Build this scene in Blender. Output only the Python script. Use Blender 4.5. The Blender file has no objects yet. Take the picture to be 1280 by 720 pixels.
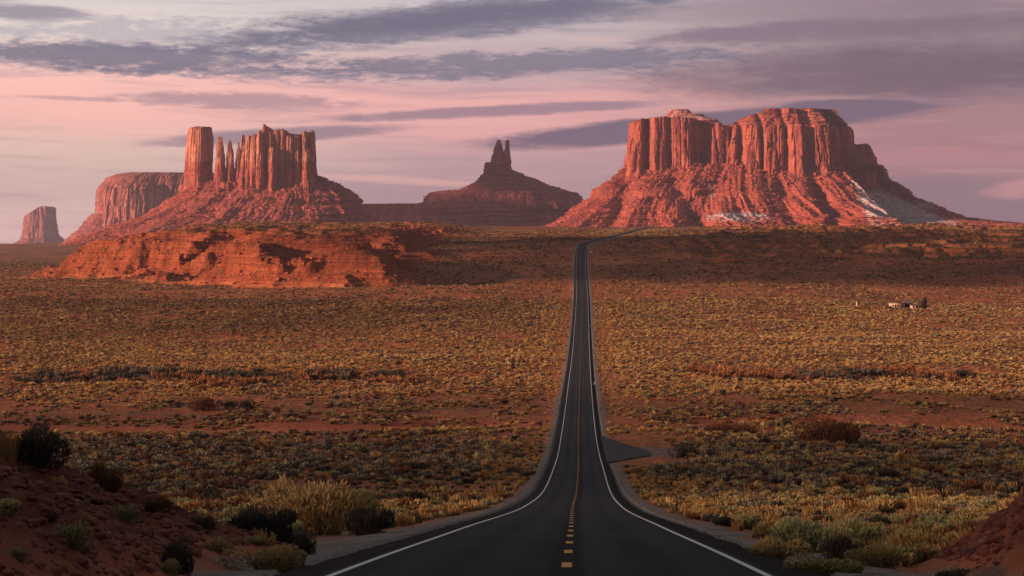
import bpy, math, random
import numpy as np
from mathutils import Vector
random.seed(7)
RNG = np.random.default_rng(11)
sc = bpy.context.scene
COL = sc.collection

# ------------------------------------------------------------------ camera
F = 2666.0            # focal length in pixels of a 1280 wide picture
HV = 290.0            # row of the true horizon
CZ = 60.0             # camera height above the datum
cam_d = bpy.data.cameras.new('camera')
cam = bpy.data.objects.new('camera', cam_d); COL.objects.link(cam)
cam.location = (0, 0, CZ)
cam.rotation_euler = (math.radians(90), 0, 0)
cam_d.sensor_width = 36.0
cam_d.lens = 36.0 * F / 1280.0
cam_d.shift_y = -(360.0 - HV) / 1280.0
cam_d.clip_start = 0.5
cam_d.clip_end = 150000
sc.camera = cam

# ------------------------------------------------------------------ sun and sky
SUN_EL = math.radians(11.0)
sa = np.array([-0.93, -0.37]); sa = sa / np.linalg.norm(sa)
SUN = Vector((sa[0] * math.cos(SUN_EL), sa[1] * math.cos(SUN_EL), math.sin(SUN_EL)))
sun_d = bpy.data.lights.new('sun', 'SUN')
sun = bpy.data.objects.new('sun', sun_d); COL.objects.link(sun)
sun_d.energy = 5.0
sun_d.angle = math.radians(0.6)
sun_d.color = (1.0, 0.58, 0.40)
sun.rotation_euler = SUN.to_track_quat('Z', 'Y').to_euler()
sun.location = (-200, -100, 300)
SKY_STRENGTH = 0.1
sc.view_settings.view_transform = 'Standard'
sc.view_settings.look = 'None'
sc.view_settings.exposure = 0.72
sc.view_settings.gamma = 1.0
sc.view_settings.use_curve_mapping = False
sc.render.engine = 'CYCLES'
sc.cycles.max_bounces = 5
sc.cycles.diffuse_bounces = 2
sc.cycles.glossy_bounces = 2
sc.cycles.transmission_bounces = 2
sc.cycles.volume_bounces = 0
sc.cycles.transparent_max_bounces = 32
sc.cycles.use_denoising = True


class NT:
    """small helper round a node tree"""
    def __init__(s, tree):
        s.t = tree; s.n = tree.nodes; s.l = tree.links
    def node(s, typ, **kw):
        n = s.n.new(typ)
        for k, v in kw.items(): setattr(n, k, v)
        return n
    def put(s, sock, val):
        if isinstance(val, bpy.types.NodeSocket): s.l.new(val, sock)
        elif isinstance(val, (tuple, list)) and len(val) == 3 and sock.type == 'RGBA': sock.default_value = (*val, 1)
        else: sock.default_value = val
    def m(s, op, a, b=None, c=None, clamp=False):
        n = s.node('ShaderNodeMath', operation=op, use_clamp=clamp)
        s.put(n.inputs[0], a)
        if b is not None: s.put(n.inputs[1], b)
        if c is not None: s.put(n.inputs[2], c)
        return n.outputs[0]
    def mix(s, f, a, b, bt='MIX'):
        n = s.node('ShaderNodeMix', data_type='RGBA', blend_type=bt, clamp_factor=True)
        s.put(n.inputs[0], f); s.put(n.inputs[6], a); s.put(n.inputs[7], b)
        return n.outputs[2]
    def ramp(s, f, stops, interp='LINEAR'):
        n = s.node('ShaderNodeValToRGB')
        cr = n.color_ramp; cr.interpolation = interp
        while len(cr.elements) > 1: cr.elements.remove(cr.elements[-1])
        for i, (p, c) in enumerate(stops):
            e = cr.elements[0] if i == 0 else cr.elements.new(p)
            e.position = p; e.color = (*c, 1) if len(c) == 3 else c
        s.put(n.inputs[0], f)
        return n.outputs[0]
    def noise(s, vec, scale=1.0, detail=4.0, rough=0.55, dist=0.0):
        n = s.node('ShaderNodeTexNoise')
        s.put(n.inputs['Vector'], vec)
        n.inputs['Scale'].default_value = scale; n.inputs['Detail'].default_value = detail
        n.inputs['Roughness'].default_value = rough; n.inputs['Distortion'].default_value = dist
        return n.outputs[0]
    def vscale(s, vec, sx, sy, sz, add=(0, 0, 0)):
        n = s.node('ShaderNodeMapping')
        s.put(n.inputs['Vector'], vec)
        n.inputs['Scale'].default_value = (sx, sy, sz); n.inputs['Location'].default_value = add
        return n.outputs[0]
    def attr(s, name, typ='GEOMETRY'):
        n = s.node('ShaderNodeAttribute', attribute_name=name, attribute_type=typ)
        return n.outputs['Fac']
    def smooth(s, x, lo, hi):
        n = s.node('ShaderNodeMapRange', interpolation_type='SMOOTHSTEP')
        s.put(n.inputs[0], x); n.inputs[1].default_value = lo; n.inputs[2].default_value = hi
        return n.outputs[0]


def srgb(r, g, b):
    f = lambda c: (c / 255 / 12.92) if c <= 10 else ((c / 255 + 0.055) / 1.055) ** 2.4
    return (f(r), f(g), f(b))


def build_world():
    w = bpy.data.worlds.new('World'); sc.world = w; w.use_nodes = True
    T = NT(w.node_tree); T.n.clear()
    tc = T.node('ShaderNodeTexCoord').outputs['Generated']
    sky = T.node('ShaderNodeTexSky', sky_type='NISHITA')
    sky.sun_disc = False; sky.sun_elevation = SUN_EL
    sky.sun_rotation = math.atan2(sa[0], sa[1]); sky.altitude = 1500
    sky.air_density = 1.2; sky.dust_density = 3.0
    sep = T.node('ShaderNodeSeparateXYZ'); T.put(sep.inputs[0], tc)
    x, y, z = sep.outputs
    hyp = T.m('SQRT', T.m('ADD', T.m('MULTIPLY', x, x), T.m('MULTIPLY', y, y)))
    az = T.m('ARCTAN2', x, y)
    el = T.m('ARCTAN2', z, hyp)
    # compass angle and height of the cloud layers, in units of 1/2666 radian
    U = T.m('MULTIPLY_ADD', az, F, 640.0)
    V = T.m('MULTIPLY_ADD', el, -F, HV)
    comb = T.node('ShaderNodeCombineXYZ'); T.put(comb.inputs[0], U); T.put(comb.inputs[1], V)
    UV = comb.outputs[0]
    n_big = T.noise(T.vscale(UV, 1 / 260, 1 / 45, 1), 1, 5, 0.6)
    n_mid = T.noise(T.vscale(UV, 1 / 80, 1 / 15, 1, (3, 7, 0)), 1, 7, 0.66, 0.45)
    n_fin = T.noise(T.vscale(UV, 1 / 24, 1 / 6, 1, (9, 2, 0)), 1, 6, 0.72, 0.6)
    # sheet of high cloud: warm pink to the left, duller mauve to the right
    Vw = T.m('ADD', V, T.m('MULTIPLY_ADD', n_big, 50.0, -25.0))
    Vn = T.m('DIVIDE', Vw, 320.0)
    colL = T.ramp(Vn, [(0.00, srgb(200, 192, 192)), (0.15, srgb(212, 198, 194)), (0.27, srgb(230, 186, 180)), (0.33, srgb(238, 182, 174)),
                       (0.47, srgb(234, 178, 170)), (0.58, srgb(216, 182, 172)), (0.72, srgb(206, 180, 172)), (0.88, srgb(228, 192, 184)), (1.0, srgb(218, 186, 190))])
    colR = T.ramp(Vn, [(0.00, srgb(120, 108, 120)), (0.15, srgb(126, 112, 122)), (0.33, srgb(112, 98, 110)),
                       (0.45, srgb(152, 114, 120)), (0.60, srgb(156, 110, 118)), (0.72, srgb(142, 108, 118)), (0.82, srgb(128, 100, 118)), (1.0, srgb(116, 94, 112))])
    colM = T.ramp(Vn, [(0.00, srgb(182, 176, 184)), (0.15, srgb(180, 166, 170)), (0.30, srgb(180, 152, 158)), (0.38, srgb(220, 162, 160)),
                       (0.53, srgb(214, 158, 158)), (0.62, srgb(180, 146, 152)), (0.75, srgb(172, 138, 146)), (0.88, srgb(160, 130, 144)), (1.0, srgb(176, 144, 150))])
    base = T.mix(T.smooth(U, 150, 620), colL, colM)
    base = T.mix(T.smooth(U, 620, 1150), base, colR)
    # fine horizontal streaking
    st = T.noise(T.vscale(UV, 1 / 240, 1 / 15, 1, (1, 5, 0)), 1, 6, 0.62, 0.25)
    base = T.mix(T.smooth(st, 0.48, 0.70), base, T.mix(0.5, base, srgb(150, 126, 138)))
    base = T.mix(T.m('MULTIPLY', T.smooth(st, 0.50, 0.28), 0.35), base, T.mix(0.5, base, srgb(250, 196, 188)))

    def streak(cu, cv, hw, hh, slope, col, dens, wob=0.8, fine=0.35, soft=0.75, taper=1.0):
        nonlocal base
        du = T.m('ADD', U, -cu)
        dv = T.m('SUBTRACT', T.m('ADD', V, -cv), T.m('MULTIPLY', du, slope))
        a = T.m('DIVIDE', du, hw); b = T.m('DIVIDE', dv, hh)
        r = T.m('ADD', T.m('MULTIPLY', a, a), T.m('MULTIPLY', b, b))
        r = T.m('ADD', r, T.m('MULTIPLY_ADD', n_mid, wob * 2, -wob))
        r = T.m('ADD', r, T.m('MULTIPLY_ADD', n_fin, fine * 2, -fine))
        mk = T.smooth(r, 1.0 + soft * 0.5, 1.0 - soft)
        base = T.mix(T.m('MULTIPLY', mk, dens), base, col)
    blue = srgb(104, 104, 124); blue2 = srgb(122, 118, 136); mauve = srgb(112, 92, 112)
    streak(1120, 92, 330, 34, -0.02, srgb(92, 78, 96), 0.7, 1.2, 0.7, 0.95)
    streak(1100, 40, 300, 14, -0.03, srgb(104, 92, 108), 0.6, 1.4, 0.8, 0.95)
    streak(900, 15, 420, 16, 0.0, srgb(138, 120, 132), 0.5, 1.0, 0.3, 0.95)
    streak(20, 22, 110, 11, 0.04, blue2, 0.8, 1.0, 0.4, 0.8)
    streak(220, 48, 230, 22, 0.0, srgb(166, 160, 170), 0.75, 2.2, 2.2, 0.9)
    streak(330, 92, 200, 12, 0.02, srgb(150, 136, 150), 0.75, 2.2, 2.4, 0.9)
    streak(150, 76, 280, 20, 0.02, blue, 0.92, 1.2, 1.1, 0.8)
    streak(560, 26, 330, 26, -0.10, blue, 0.95, 1.1, 0.8, 0.85)
    streak(560, 24, 230, 12, -0.10, srgb(88, 90, 112), 0.6, 1.1, 0.6, 0.9)
    streak(640, 80, 300, 17, -0.04, blue, 0.85, 1.8, 1.5, 0.85)
    streak(930, 42, 150, 9, -0.09, srgb(120, 104, 122), 0.8, 1.0, 0.6, 0.8)
    streak(290, 127, 150, 11, 0.02, srgb(158, 128, 138), 0.8, 1.6, 0.9, 0.8)
    streak(110, 127, 70, 3, 0.03, srgb(168, 132, 138), 0.6, 0.9, 0.6, 0.8)
    streak(625, 139, 230, 8, -0.05, srgb(138, 114, 130), 0.9, 0.9, 0.5, 0.7)
    streak(345, 170, 170, 10, -0.06, srgb(134, 114, 130), 0.9, 0.6, 0.3, 0.7)
    streak(890, 157, 310, 18, -0.085, srgb(100, 88, 110), 1.0, 0.5, 0.35, 0.5)
    streak(1060, 134, 95, 8, 0.0, srgb(102, 88, 108), 1.0, 0.45, 0.35, 0.5)
    streak(505, 226, 150, 5, 0.06, srgb(232, 172, 166), 0.6, 0.6, 0.3, 0.9)
    streak(520, 250, 240, 17, 0.03, srgb(160, 134, 146), 0.8, 0.4, 0.2, 0.8)
    streak(1230, 262, 290, 40, 0.03, srgb(112, 92, 112), 0.85, 0.5, 0.3, 0.6)
    streak(1275, 236, 60, 13, -0.08, srgb(206, 138, 142), 0.75, 1.3, 0.9, 0.9)
    streak(1150, 200, 190, 12, 0.0, srgb(178, 120, 128), 0.5, 1.0, 0.5, 0.9)
    cam_col = T.mix(1.0, base, (7.9, 7.9, 7.7), 'MULTIPLY')       # sky strength is 0.1
    # higher up the cloud sheet thins and the clear sky shows
    hi = T.smooth(el, 0.10, 0.45)
    dome = T.noise(tc, 3.0, 5, 0.6)
    high = T.mix(T.smooth(dome, 0.3, 0.65), T.mix(1.0, sky.outputs[0], (0.30, 0.30, 0.34), 'MULTIPLY'), (1.28, 1.22, 1.14))
    back = T.smooth(T.m('ABSOLUTE', az), 0.5, 1.8)
    low = T.mix(back, cam_col, (1.55, 1.32, 1.25))
    col = T.mix(hi, low, high)
    bg = T.node('ShaderNodeBackground'); T.put(bg.inputs[0], col); bg.inputs[1].default_value = SKY_STRENGTH
    out = T.node('ShaderNodeOutputWorld'); T.l.new(bg.outputs[0], out.inputs[0])
build_world()


# ------------------------------------------------------------------ numpy noise
def _h(ix, iy, iz, seed):
    n = (ix * 374761393 + iy * 668265263 + iz * 2147483647 + seed * 974634777) & 0xFFFFFFFF
    n = ((n ^ (n >> 13)) * 1274126177) & 0xFFFFFFFF
    n = (n ^ (n >> 16)) & 0xFFFFFFFF
    n = (n * 2246822519) & 0xFFFFFFFF
    n = n ^ (n >> 15)
    return (n & 0xFFFFFF) / float(0xFFFFFF)

def vn3(x, y, z, seed=0):
    x0 = np.floor(x).astype(np.int64); y0 = np.floor(y).astype(np.int64); z0 = np.floor(z).astype(np.int64)
    fx = x - x0; fy = y - y0; fz = z - z0
    fx = fx * fx * fx * (fx * (fx * 6 - 15) + 10); fy = fy * fy * fy * (fy * (fy * 6 - 15) + 10); fz = fz * fz * (3 - 2 * fz)
    r = 0
    for dx in (0, 1):
        wx = fx if dx else 1 - fx
        for dy in (0, 1):
            wy = fy if dy else 1 - fy
            for dz in (0, 1):
                wz = fz if dz else 1 - fz
                r = r + wx * wy * wz * _h(x0 + dx, y0 + dy, z0 + dz, seed)
    return r

def vn2(x, y, seed=0):
    x0 = np.floor(x).astype(np.int64); y0 = np.floor(y).astype(np.int64)
    fx = x - x0; fy = y - y0
    fx = fx * fx * fx * (fx * (fx * 6 - 15) + 10); fy = fy * fy * fy * (fy * (fy * 6 - 15) + 10)
    z = x0 * 0
    return (_h(x0, y0, z, seed) * (1 - fx) * (1 - fy) + _h(x0 + 1, y0, z, seed) * fx * (1 - fy)
            + _h(x0, y0 + 1, z, seed) * (1 - fx) * fy + _h(x0 + 1, y0 + 1, z, seed) * fx * fy)

def fbm2(x, y, octs=4, seed=0, gain=0.5):
    s = 0; a = 1; t = 0
    for o in range(octs):
        s = s + a * (vn2(x, y, seed + o) * 2 - 1); t += a; a *= gain
        x, y = x * 1.62 - y * 1.18 + 3.1, x * 1.18 + y * 1.62 + 1.7
    return s / t

def ridge2(x, y, octs=4, seed=0, gain=0.5):
    s = 0; a = 1; t = 0
    for o in range(octs):
        s = s + a * (1 - np.abs(vn2(x, y, seed + o) * 2 - 1)); t += a; a *= gain
        x, y = x * 1.62 - y * 1.18 + 3.1, x * 1.18 + y * 1.62 + 1.7
    return s / t

def fbm3(x, y, z, octs=4, seed=0, gain=0.5, lac=2.03):
    s = 0; a = 1; t = 0
    for o in range(octs):
        s = s + a * (vn3(x, y, z, seed + o) * 2 - 1); t += a; a *= gain
        x = x * lac + 5.3; y = y * lac + 2.9; z = z * lac + 7.7
    return s / t

def ridge3(x, y, z, octs=3, seed=0, gain=0.5, lac=2.03):
    s = 0; a = 1; t = 0
    for o in range(octs):
        s = s + a * (1 - np.abs(vn3(x, y, z, seed + o) * 2 - 1)); t += a; a *= gain
        x = x * lac + 5.3; y = y * lac + 2.9; z = z * lac + 7.7
    return s / t

def sm(x, lo, hi):
    t = np.clip((x - lo) / (hi - lo), 0, 1)
    return t * t * (3 - 2 * t)

def lerp(a, b, t): return a + (b - a) * t


# ------------------------------------------------------------------ mesh helpers
def mesh_np(name, verts, faces, mat=None, smooth=False, attrs=None):
    verts = np.asarray(verts, dtype=np.float32); faces = np.asarray(faces, dtype=np.int32)
    me = bpy.data.meshes.new(name)
    me.vertices.add(len(verts)); me.vertices.foreach_set('co', verts.ravel())
    k = faces.shape[1]; n = len(faces)
    me.loops.add(n * k); me.loops.foreach_set('vertex_index', faces.ravel())
    me.polygons.add(n)
    me.polygons.foreach_set('loop_start', np.arange(0, n * k, k, dtype=np.int32))
    me.polygons.foreach_set('loop_total', np.full(n, k, dtype=np.int32))
    if smooth: me.polygons.foreach_set('use_smooth', np.ones(n, dtype=bool))
    me.update(calc_edges=True)
    if attrs:
        for an, av in attrs.items():
            a = me.attributes.new(an, 'FLOAT', 'POINT'); a.data.foreach_set('value', np.asarray(av, dtype=np.float32).ravel())
    if mat: me.materials.append(mat)
    return me

def link(name, me, parent=None, loc=(0, 0, 0)):
    o = bpy.data.objects.new(name, me); COL.objects.link(o); o.location = loc
    if parent is not None: o.parent = parent
    return o

def tag(o, label=None, cat=None, group=None, kind=None):
    if label: o['label'] = label
    if cat: o['category'] = cat
    if group: o['group'] = group
    if kind: o['kind'] = kind
    return o

def thing(name, loc, label, cat, group=None):
    o = bpy.data.objects.new(name, None); COL.objects.link(o); o.location = loc
    o.empty_display_size = 0.5
    return tag(o, label, cat, group)

def grid_faces(nr, nc, wrap=False):
    i = np.arange(nr - 1)[:, None]; j = np.arange(nc if wrap else nc - 1)[None, :]
    j2 = (j + 1) % nc
    a = i * nc + j; b = i * nc + j2; c = (i + 1) * nc + j2; d = (i + 1) * nc + j
    return np.stack([a, b, c, d], -1).reshape(-1, 4)


# ------------------------------------------------------------------ terrain
_PY = np.array([-4000, -400, -60, 0, 35.6, 78.5, 161, 232, 309, 390, 458, 564, 671, 800, 927, 1100, 1297, 1500, 1700, 1890, 2000, 2150, 2400, 2650, 2900, 3200, 6000], float)
_PD = np.array([6, 3.0, 1.6, 1.62, 5.74, 10.9, 20.7, 28.2, 34.4, 40.0, 43.2, 46.4, 48.5, 50.6, 51.2, 49.0, 43.8, 35.0, 25.0, 12.8, 8.8, 5.6, 1.4, -3.4, -7.0, -8.2, -9], float)
_CY = np.array([-400, 0, 35.6, 78.5, 120, 161, 232, 309, 458, 671, 927, 1297, 1890, 1930, 1990, 2150, 2900, 3000, 6000], float)
_CX = np.array([-12.9, -0.48, .61, 1.94, 3.22, 4.55, 7.02, 9.6, 14.3, 21.3, 30.0, 42.6, 62.5, 64.5, 74, 96, 192, 206, 600], float)

def _monotone(xk, yk):
    """cubic Hermite with finite differences"""
    d = np.diff(yk) / np.diff(xk)
    m = np.empty_like(yk); m[0] = d[0]; m[-1] = d[-1]
    m[1:-1] = (d[1:] * np.diff(xk)[:-1] + d[:-1] * np.diff(xk)[1:]) / (xk[2:] - xk[:-2])
    def f(x):
        x = np.clip(np.asarray(x, float), xk[0], xk[-1])
        i = np.clip(np.searchsorted(xk, x) - 1, 0, len(xk) - 2)
        h = xk[i + 1] - xk[i]; t = (x - xk[i]) / h
        return ((2 * t**3 - 3 * t**2 + 1) * yk[i] + (t**3 - 2 * t**2 + t) * h * m[i]
                + (-2 * t**3 + 3 * t**2) * yk[i + 1] + (t**3 - t**2) * h * m[i + 1])
    return f
PD = _monotone(_PY, _PD)
XC = _monotone(_CY, _CX)

MESA = np.array([(-84, 1475), (-150, 1500), (-235, 1600), (-310, 1740), (-390, 1880), (-450, 2080), (-490, 2300), (-480, 2560), (-440, 2900), (-250, 3150),
                 (300, 3250), (60000, 3300), (60000, 2600), (400, 2400), (0, 2350), (-50, 2150), (-62, 1900), (-64, 1700), (-66, 1560)], float)
def mesa_sd(x, y):
    """signed distance to the plateau's edge, positive on the plateau"""
    d = np.full(x.shape, 1e12); inside = np.zeros(x.shape, bool)
    n = len(MESA)
    for i in range(n):
        ax, ay = MESA[i]; bx, by = MESA[(i + 1) % n]
        ex, ey = bx - ax, by - ay
        t = np.clip(((x - ax) * ex + (y - ay) * ey) / (ex * ex + ey * ey), 0, 1)
        d = np.minimum(d, (x - ax - t * ex) ** 2 + (y - ay - t * ey) ** 2)
        c = ((ay > y) != (by > y)) & (x < ex * (y - ay) / (ey if ey else 1e-9) + ax)
        inside ^= c
    d = np.sqrt(d)
    return np.where(inside, d, -d)

def terrain(x, y, want=False):
    """height of the ground; with want=True also the masks used by the ground material"""
    x = np.asarray(x, float); y = np.asarray(y, float)
    xr = x - XC(y); ax = np.abs(xr)
    road = CZ - PD(y)
    # rolling ground
    n1 = fbm2(x / 140, y / 140, 4, 3); n2 = fbm2(x / 22, y / 22, 3, 9); n3 = fbm2(x / 3.1, y / 3.1, 3, 15)
    off = sm(ax, 8, 90)
    away = np.clip(ax / (0.24 * np.maximum(y, 30)), 0, 3)
    ramp = road - 0.35 * sm(ax, 4.8, 9) + off * (n1 * (1.5 + 3.5 * sm(y, 200, 1400)) + n2 * 0.35) + sm(ax, 5, 14) * n3 * 0.08
    # hill around the viewpoint is broad; the flanks drop a little away from the road
    ramp = ramp - sm(ax, 20, 160) * 1.5 * sm(y, 80, 250)
    # shallow washes running across the valley
    w1 = np.exp(-((y - (760 + 30 * np.sin(x / 90.0) + 14 * n1)) / 16.0) ** 2) * sm(ax, 12, 50)
    w2 = np.exp(-((y - (505 + 0.04 * x + 16 * np.sin(x / 38.0))) / 14.0) ** 2) * sm(ax, 10, 30)
    ramp = ramp - 2.2 * w1 - 1.6 * w2
    # low plain that runs away to the left of the escarpment
    lowD = np.interp(y, [-4000, 927, 1200, 1400, 1700, 2200, 3500, 5500, 7000, 14000, 24000], [30, 51.2, 47.5, 43, 40, 42.5, 37, 32, 42, 80, 134])
    low = CZ - lowD + off * n1 * (1.5 + 3.0 * sm(y, 500, 2500)) + n2 * 0.3
    wl = sm(y, 1250, 1600) * (1 - sm(x, -230, -70))
    h = lerp(ramp, low, wl)
    # eroded plateau
    far = sm(y, 2800, 5200)
    sd = mesa_sd(x, y)
    gul = ridge2(x / 75, y / 75, 3, 31, 0.38)
    sdw = sd + (gul - 0.60) * 105 + fbm2(x / 130, y / 130, 2, 39) * 40 + (ridge2(x / 22, y / 22, 2, 33, .4) - 0.6) * 11 + fbm2(x / 5, y / 5, 2, 37) * 2.5
    vis = sm(-x, 20, 110) * (y > 1200)
    topz = CZ + np.interp(y, [1400, 1700, 2000, 2400, 2800, 3300, 6000], [-2, -1.5, 0, 5, 10.5, 12, 6])
    topz = topz - 26 * sm(-x, 330, 620) * (1 - sm(y, 3500, 5000)) - 6 * sm(-x, 330, 480)
    topz = topz + (fbm2(x / 70, y / 70, 4, 51)) * 5.5 + (ridge2(x / 30, y / 30, 3, 57) - 0.5) * 3.2
    u = np.clip(sdw / 120.0, 0, 1)
    prof = np.interp(u, [0, 0.16, 0.34, 0.36, 0.42, 0.44, 0.60, 0.615, 0.78, 0.80, 1.0], [0, 0.10, 0.30, 0.42, 0.47, 0.56, 0.68, 0.80, 0.86, 0.93, 1.0])
    prof2 = sm(u, 0, 1)
    pr = lerp(prof2, prof, 0.85)
    mz = h + (topz - h) * pr
    h2 = np.where(topz > h, mz, h)
    q_ = (h2 + fbm2(x / 60, y / 60, 3, 44) * 2.0) / 2.6; fq = q_ - np.floor(q_)
    h2 = h2 + 2.6 * (sm(fq, 0.30, 0.62) - fq) * 1.0 * sm(u, 0.02, 0.10) * (topz > h)
    h = lerp(h, h2, vis)
    # beyond the crest everything hides behind the plateau edge
    plat_r = CZ + 7.0 + n1 * 1.2
    h = lerp(h, plat_r, sm(y, 2850, 3100) * sm(x, -200, 60))
    farz = low
    fm = sm(y, 3300, 3700)
    h = lerp(h, farz + n1 * 3, fm)
    # small hummocks on the slopes right of the road
    hm = ridge2(x / 60 + 7, y / 90, 4, 71) - 0.5
    h = h + (hm * 13.0 + (ridge2(x / 21, y / 34, 3, 75) - .5) * 5.0) * sm(y, 1350, 1900) * (1 - sm(y, 2700, 2850)) * sm(xr, 25, 120)
    q2 = (h + fbm2(x / 90, y / 90, 3, 47) * 3.0) / 4.2; f2_ = q2 - np.floor(q2)
    h = h + 4.2 * (sm(f2_, 0.38, 0.60) - f2_) * 0.8 * sm(y, 1600, 1850) * (1 - sm(y, 2650, 2800)) * sm(xr, 30, 110)
    # cut banks next to the viewpoint
    edge_l = np.interp(y, [0, 20, 34, 45, 60, 80, 100], [-5.4, -5.6, -5.8, -6.6, -7.2, -9, -12])
    rise_l = np.clip(edge_l - xr, 0, 60)
    wob = fbm2(x / 5.5, y / 5.5, 4, 81)
    amp_l = (1 - sm(y, 38, 78 + 0 * x))
    bl = (4.9 * (1 - np.exp(-rise_l / 6.5)) + wob * 0.8 * sm(rise_l, 0, 4)) * amp_l
    edge_r = np.interp(y, [0, 30, 36, 48, 60], [6.2, 6.2, 6.4, 8.0, 11])
    rise_r = np.clip(xr - edge_r, 0, 60)
    amp_r = (1 - sm(y, 36, 60 + 0 * x))
    br = (5.0 * (1 - np.exp(-rise_r / 6.0)) + wob * 0.8 * sm(rise_r, 0, 3)) * amp_r
    bank = np.clip(sm(rise_l, 0.2, 2.0) * sm(amp_l, 0.03, 0.3) + sm(rise_r, 0.2, 1.6) * sm(amp_r, 0.03, 0.3), 0, 1)
    rub = fbm2(x / 1.4, y / 1.4, 5, 91, 0.62) * 0.42 + (ridge2(x / 0.9, y / 0.6, 4, 95, .6) - 0.5) * 0.36
    h = h + np.maximum(bl, 0) + np.maximum(br, 0) + rub * bank
    # road bed
    bed = road - 0.30
    ap = (y > 325) & (y < 462) & (xr > 0) & (xr < 15)
    bedw = 1 - sm(ax, 4.75, 5.6)
    h = lerp(h, bed, np.where(ax < 4.8, 1.0, bedw))
    sh = road - 0.04 - 0.05 * np.clip(ax - 4.9, 0, 3)
    shw = sm(ax, 4.85, 5.0) * (1 - sm(ax, 5.6, 7.0)) * (y < 2950)
    h = lerp(h, sh, shw)
    # bed of the pull-out
    apw = sm(y, 332, 342) * (1 - sm(y, 447, 456)) * sm(xr, 4.4, 4.9) * (1 - sm(xr, 14.0, 17.0))
    h = lerp(h, road - 0.16, apw)
    if not want: return h
    gravel = sm(ax, 4.4, 4.8) * (1 - sm(ax + n3 * 1.2 + fbm2(x / 1.3, y / 1.3, 2, 4) * 0.5, 5.9, 6.9))
    gl = sm(y, 55, 66) * (1 - sm(y, 78, 95)) * sm(-xr, 4.5, 5) * (1 - sm(-xr, 7.5, 10.5))
    apg = sm(y, 365, 375) * (1 - sm(y, 400, 412)) * sm(xr, 5, 6) * (1 - sm(xr, 16, 20))
    gravel = np.clip(gravel + gl * 0.7 + apg * 0.8, 0, 1) * (1 - sm(np.maximum(rise_l * (amp_l > .1), rise_r * (amp_r > .1)), 0.05, 0.5))
    mesa = sm(u, 0.02, 0.2) * (1 - sm(u, 0.9, 1.0) * 0.75) * vis * (1 - fm) * (topz > low)
    trk = np.exp(-((y - (1790 + 0.1 * x + 6 * n2)) / 5.0) ** 2) * ((x < 56) & (x > -60)) + np.exp(-((y - (1760 + 0.25 * (x - 60) + 8 * n2)) / 4.0) ** 2) * ((x > 68) & (x < 330)) * .7
    wash = np.clip(w2 * (.75 + n2 * 1.5) + w1 * 0.3 + trk, 0, 1)
    return h, bank, gravel, mesa, wash

def ground_hit(u, v):
    """where the sight line through picture point (u, v) first meets the ground"""
    ys = np.concatenate([np.arange(25, 400, 0.25), np.arange(400, 3000, 1.0)])
    xs = (u - 640) / F * ys; zs = CZ + (HV - v) / F * ys
    g = terrain(xs, ys)
    k = np.argmax(g >= zs)
    if g[k] < zs[k]: k = len(ys) - 1
    return xs[k], ys[k], g[k]


# rows and columns of the ground sheet
rows = np.concatenate([np.array([-4000, -1500, -600, -300]), np.arange(-150, 24, 6), np.arange(24, 60, 0.16), np.arange(60, 120, 0.45), np.arange(120, 400, 1.5),
                       np.arange(400, 1350, 4.0), np.arange(1350, 2000, 1.5), np.arange(2000, 2900, 2.5), np.arange(2900, 3600, 12), np.geomspace(3600, 24000, 60)])
g1 = np.concatenate([np.linspace(0, 0.30, 400)[1:], 0.30 + np.geomspace(0.002, 2.5, 60)])
innerR = np.array([0, 1.5, 3, 4.2, 4.75, 4.9, 5.1, 5.4, 5.8, 6.3, 6.9])
S = np.maximum(np.abs(rows), 40.0)
cols = [-(6.9 + g1[::-1][None, :] * S[:, None]), np.repeat(np.concatenate([-innerR[:0:-1], innerR])[None, :], len(rows), 0), 6.9 + g1[None, :] * S[:, None]]
XR = np.concatenate(cols, 1)
GY = np.repeat(rows[:, None], XR.shape[1], 1)
GX = XR + XC(GY)
GZ, A_bank, A_gravel, A_mesa, A_wash = terrain(GX, GY, True)


# ------------------------------------------------------------------ materials
def new_mat(name):
    m = bpy.data.materials.new(name); m.use_nodes = True
    T = NT(m.node_tree); T.n.clear()
    out = T.node('ShaderNodeOutputMaterial')
    b = T.node('ShaderNodeBsdfPrincipled'); T.l.new(b.outputs[0], out.inputs[0])
    b.inputs['Roughness'].default_value = 0.9
    b.inputs['Specular IOR Level'].default_value = 0.15
    pos = T.node('ShaderNodeNewGeometry').outputs['Position']
    return m, T, b, pos

def bump(T, b, h, dist, strength=1.0):
    n = T.node('ShaderNodeBump'); n.inputs['Strength'].default_value = strength; n.inputs['Distance'].default_value = dist
    T.put(n.inputs['Height'], h); T.l.new(n.outputs[0], b.inputs['Normal'])

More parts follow.
